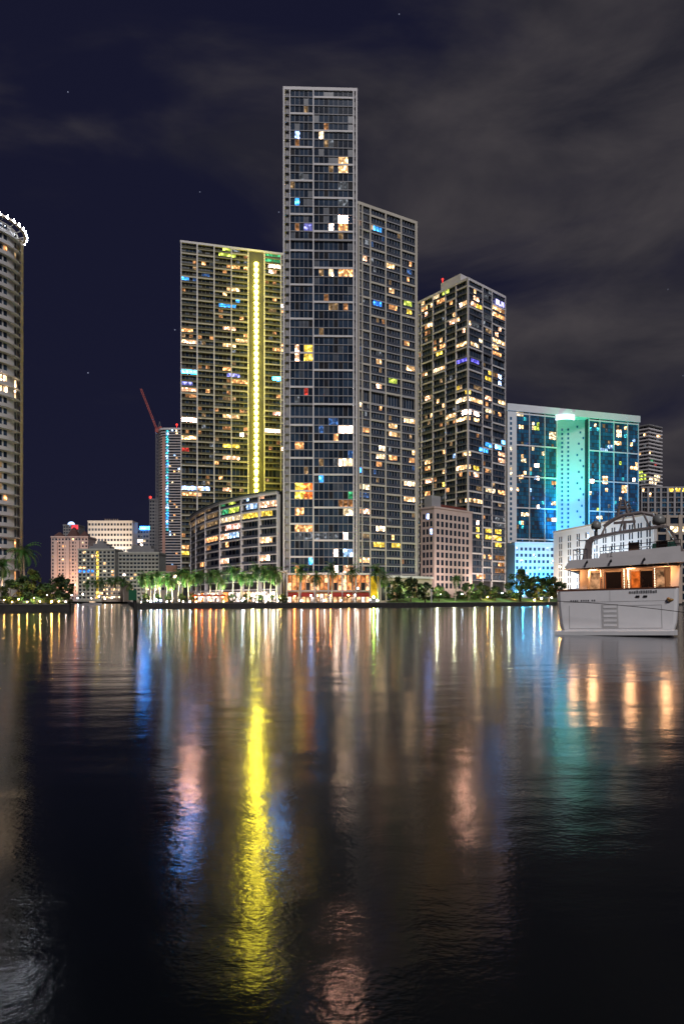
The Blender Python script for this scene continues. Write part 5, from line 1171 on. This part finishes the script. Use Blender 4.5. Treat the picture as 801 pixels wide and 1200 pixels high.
# white office slab far left, washed from below
for px in (116, 129, 142): spot('floodlight', (PX(px, 728), 728, 20), (PX(px, 750), 750, 40), 120000, (1, .92, .84), 120)
spot('floodlight', (PX(125, 690), 690, 50), (PX(128, 750), 750, 80), 110000, (1, .72, .45), 80)
spot('floodlight', (PX(82, 600), 600, 6), (PX(82, 620), 620, 40), 42000, (1, .55, .32), 120)
spot('floodlight', (PX(70, 585), 585, 6), (PX(70, 620), 620, 45), 42000, (1, .6, .38), 110)
for px, Y in ((114, 500), (160, 480)): spot('floodlight', (PX(px, Y - 8), Y - 8, 5), (PX(px, Y + 20), Y + 20, 25), 16000, (1, .85, .65), 130)
# street lamps washing the pink block and the foot of the corner-on tower
for px, Y, pw in ((515, 250, 2600), (535, 256, 2600), (566, 272, 3600), (584, 284, 3600)): spot('street_light', (PX(px, Y), Y, 6), (PX(px, Y + 14), Y + 14, 22), pw * 2.2, (1, .74, .64), 140)
for px, Y in ((300, 232), (270, 246), (245, 262)): spot('street_light', (PX(px, Y), Y - 4, 5), (PX(px, Y + 12), Y + 16, 24), 3800, (1, .8, .72), 140)
for px in (360, 400, 470): spot('street_light', (PX(px, 222), 222, 5), (PX(px, 234), 234, 20), 1800, (1, .75, .6), 140)
spot('street_light', (PX(10, 150), 150, 5), (PX(6, 176), 176, 20), 3000, (1, .72, .5), 130)
for i, px in enumerate(row):
    Y = shore_at(px) + 4.5; col = ((.8, 1, .5), (1, .85, .45), (.75, 1, .7), (1, .95, .8))[i % 4]
    spot('palm_uplight', (PX(px + 1, Y), Y, GZ + .3), (PX(px, Y), Y + 3.5, GZ + 9), (5200, 2600, 7000, 4000, 1800)[(i * 3) % 5], col, 120, .9, .15)
for px, d, pw, col in ((350, 5, 900, (1, .8, .6)), (389, 5, 1500, (.8, 1, .6)), (443, 6, 1200, (.7, 1, .2)), (609, 12, 700, (1, .8, .4)), (640, 6, 2200, (1, .75, .25)), (628, 8, 1800, (.9, .9, .3)), (565, 12, 700, (1, .9, .6)), (478, 9, 700, (.8, 1, .5)), (318, 10, 3000, (1, .85, .3)), (304, 9, 3000, (.7, 1, .25))):
    Y = shore_at(px) + d - 1; spot('tree_uplight', (PX(px, Y), Y, GZ + .8), (PX(px, Y), Y + 5, GZ + 9), pw, col, 130, .9, .2)
for px, pw, col in ((12, 900, (1, .7, .3)), (40, 1500, (1, .85, .5)), (70, 1200, (1, .9, .6)), (28, 2200, (.8, 1, .5))):
    spot('tree_uplight', (PX(px, 131), 131, GZ + .6), (PX(px, 131), 142, GZ + 7), pw, col, 130, .9, .2)
for px, pw in ((470, 900), (492, 1500), (512, 1500), (532, 1500), (556, 1500), (576, 1500), (596, 1500), (625, 1200)):
    Y = shore_at(px) + 9; point('lawn_fill', (PX(px, Y), Y, 6.0), pw, (.95, 1, .6), .25)  # points without a fixture, added to brighten the lawn
# unseen points added off the facade to carry the strip's yellow spill
for z in range(45, 186, 14):
    p = eL.at(qc, 8, z); point('strip_spill_fill', p, 3200, (1, .85, .06), .8)
# yacht saloon
def ypos(x, y, z): return (OX + cs * x - sn * y, OY + sn * x + cs * y, z)
for x, y, z, pw in ((-1.6, 2.0, 4.2, 95), (.8, 2.2, 4.2, 75), (2.9, .25, 4.1, 80), (-2.7, .3, 4.1, 60)): point('saloon_light', ypos(x, y, z + x * .024), pw, (1, .5, .22), .3)

cam = bpy.data.cameras.new('camera'); cam.sensor_fit = 'HORIZONTAL'; cam.sensor_width = 36; cam.lens = 36 * F / 801; cam.shift_y = (HY - 600) / 801; cam.clip_start = .1; cam.clip_end = 9000
co = bpy.data.objects.new('camera', cam); COL.objects.link(co); co.location = (0, 0, CZ); co.rotation_euler = (R(90), 0, 0); scene.camera = co

scene.render.engine = 'CYCLES'; c = scene.cycles
c.use_denoising = True; c.denoiser = 'OPENIMAGEDENOISE'; c.max_bounces = 5; c.diffuse_bounces = 2; c.glossy_bounces = 4; c.transmission_bounces = 2; c.transparent_max_bounces = 4
c.caustics_reflective = False; c.caustics_refractive = False; c.sample_clamp_indirect = 60; c.use_light_tree = True; c.use_adaptive_sampling = True; c.adaptive_threshold = .01
vs = scene.view_settings; vs.view_transform = 'Standard'; vs.look = 'None'; vs.exposure = 0; vs.gamma = 1; vs.use_curve_mapping = False
scene.render.resolution_x, scene.render.resolution_y = 683, 1024
for o in bpy.data.objects:                       # scratch property only used while building
    if '_base' in o: del o['_base']
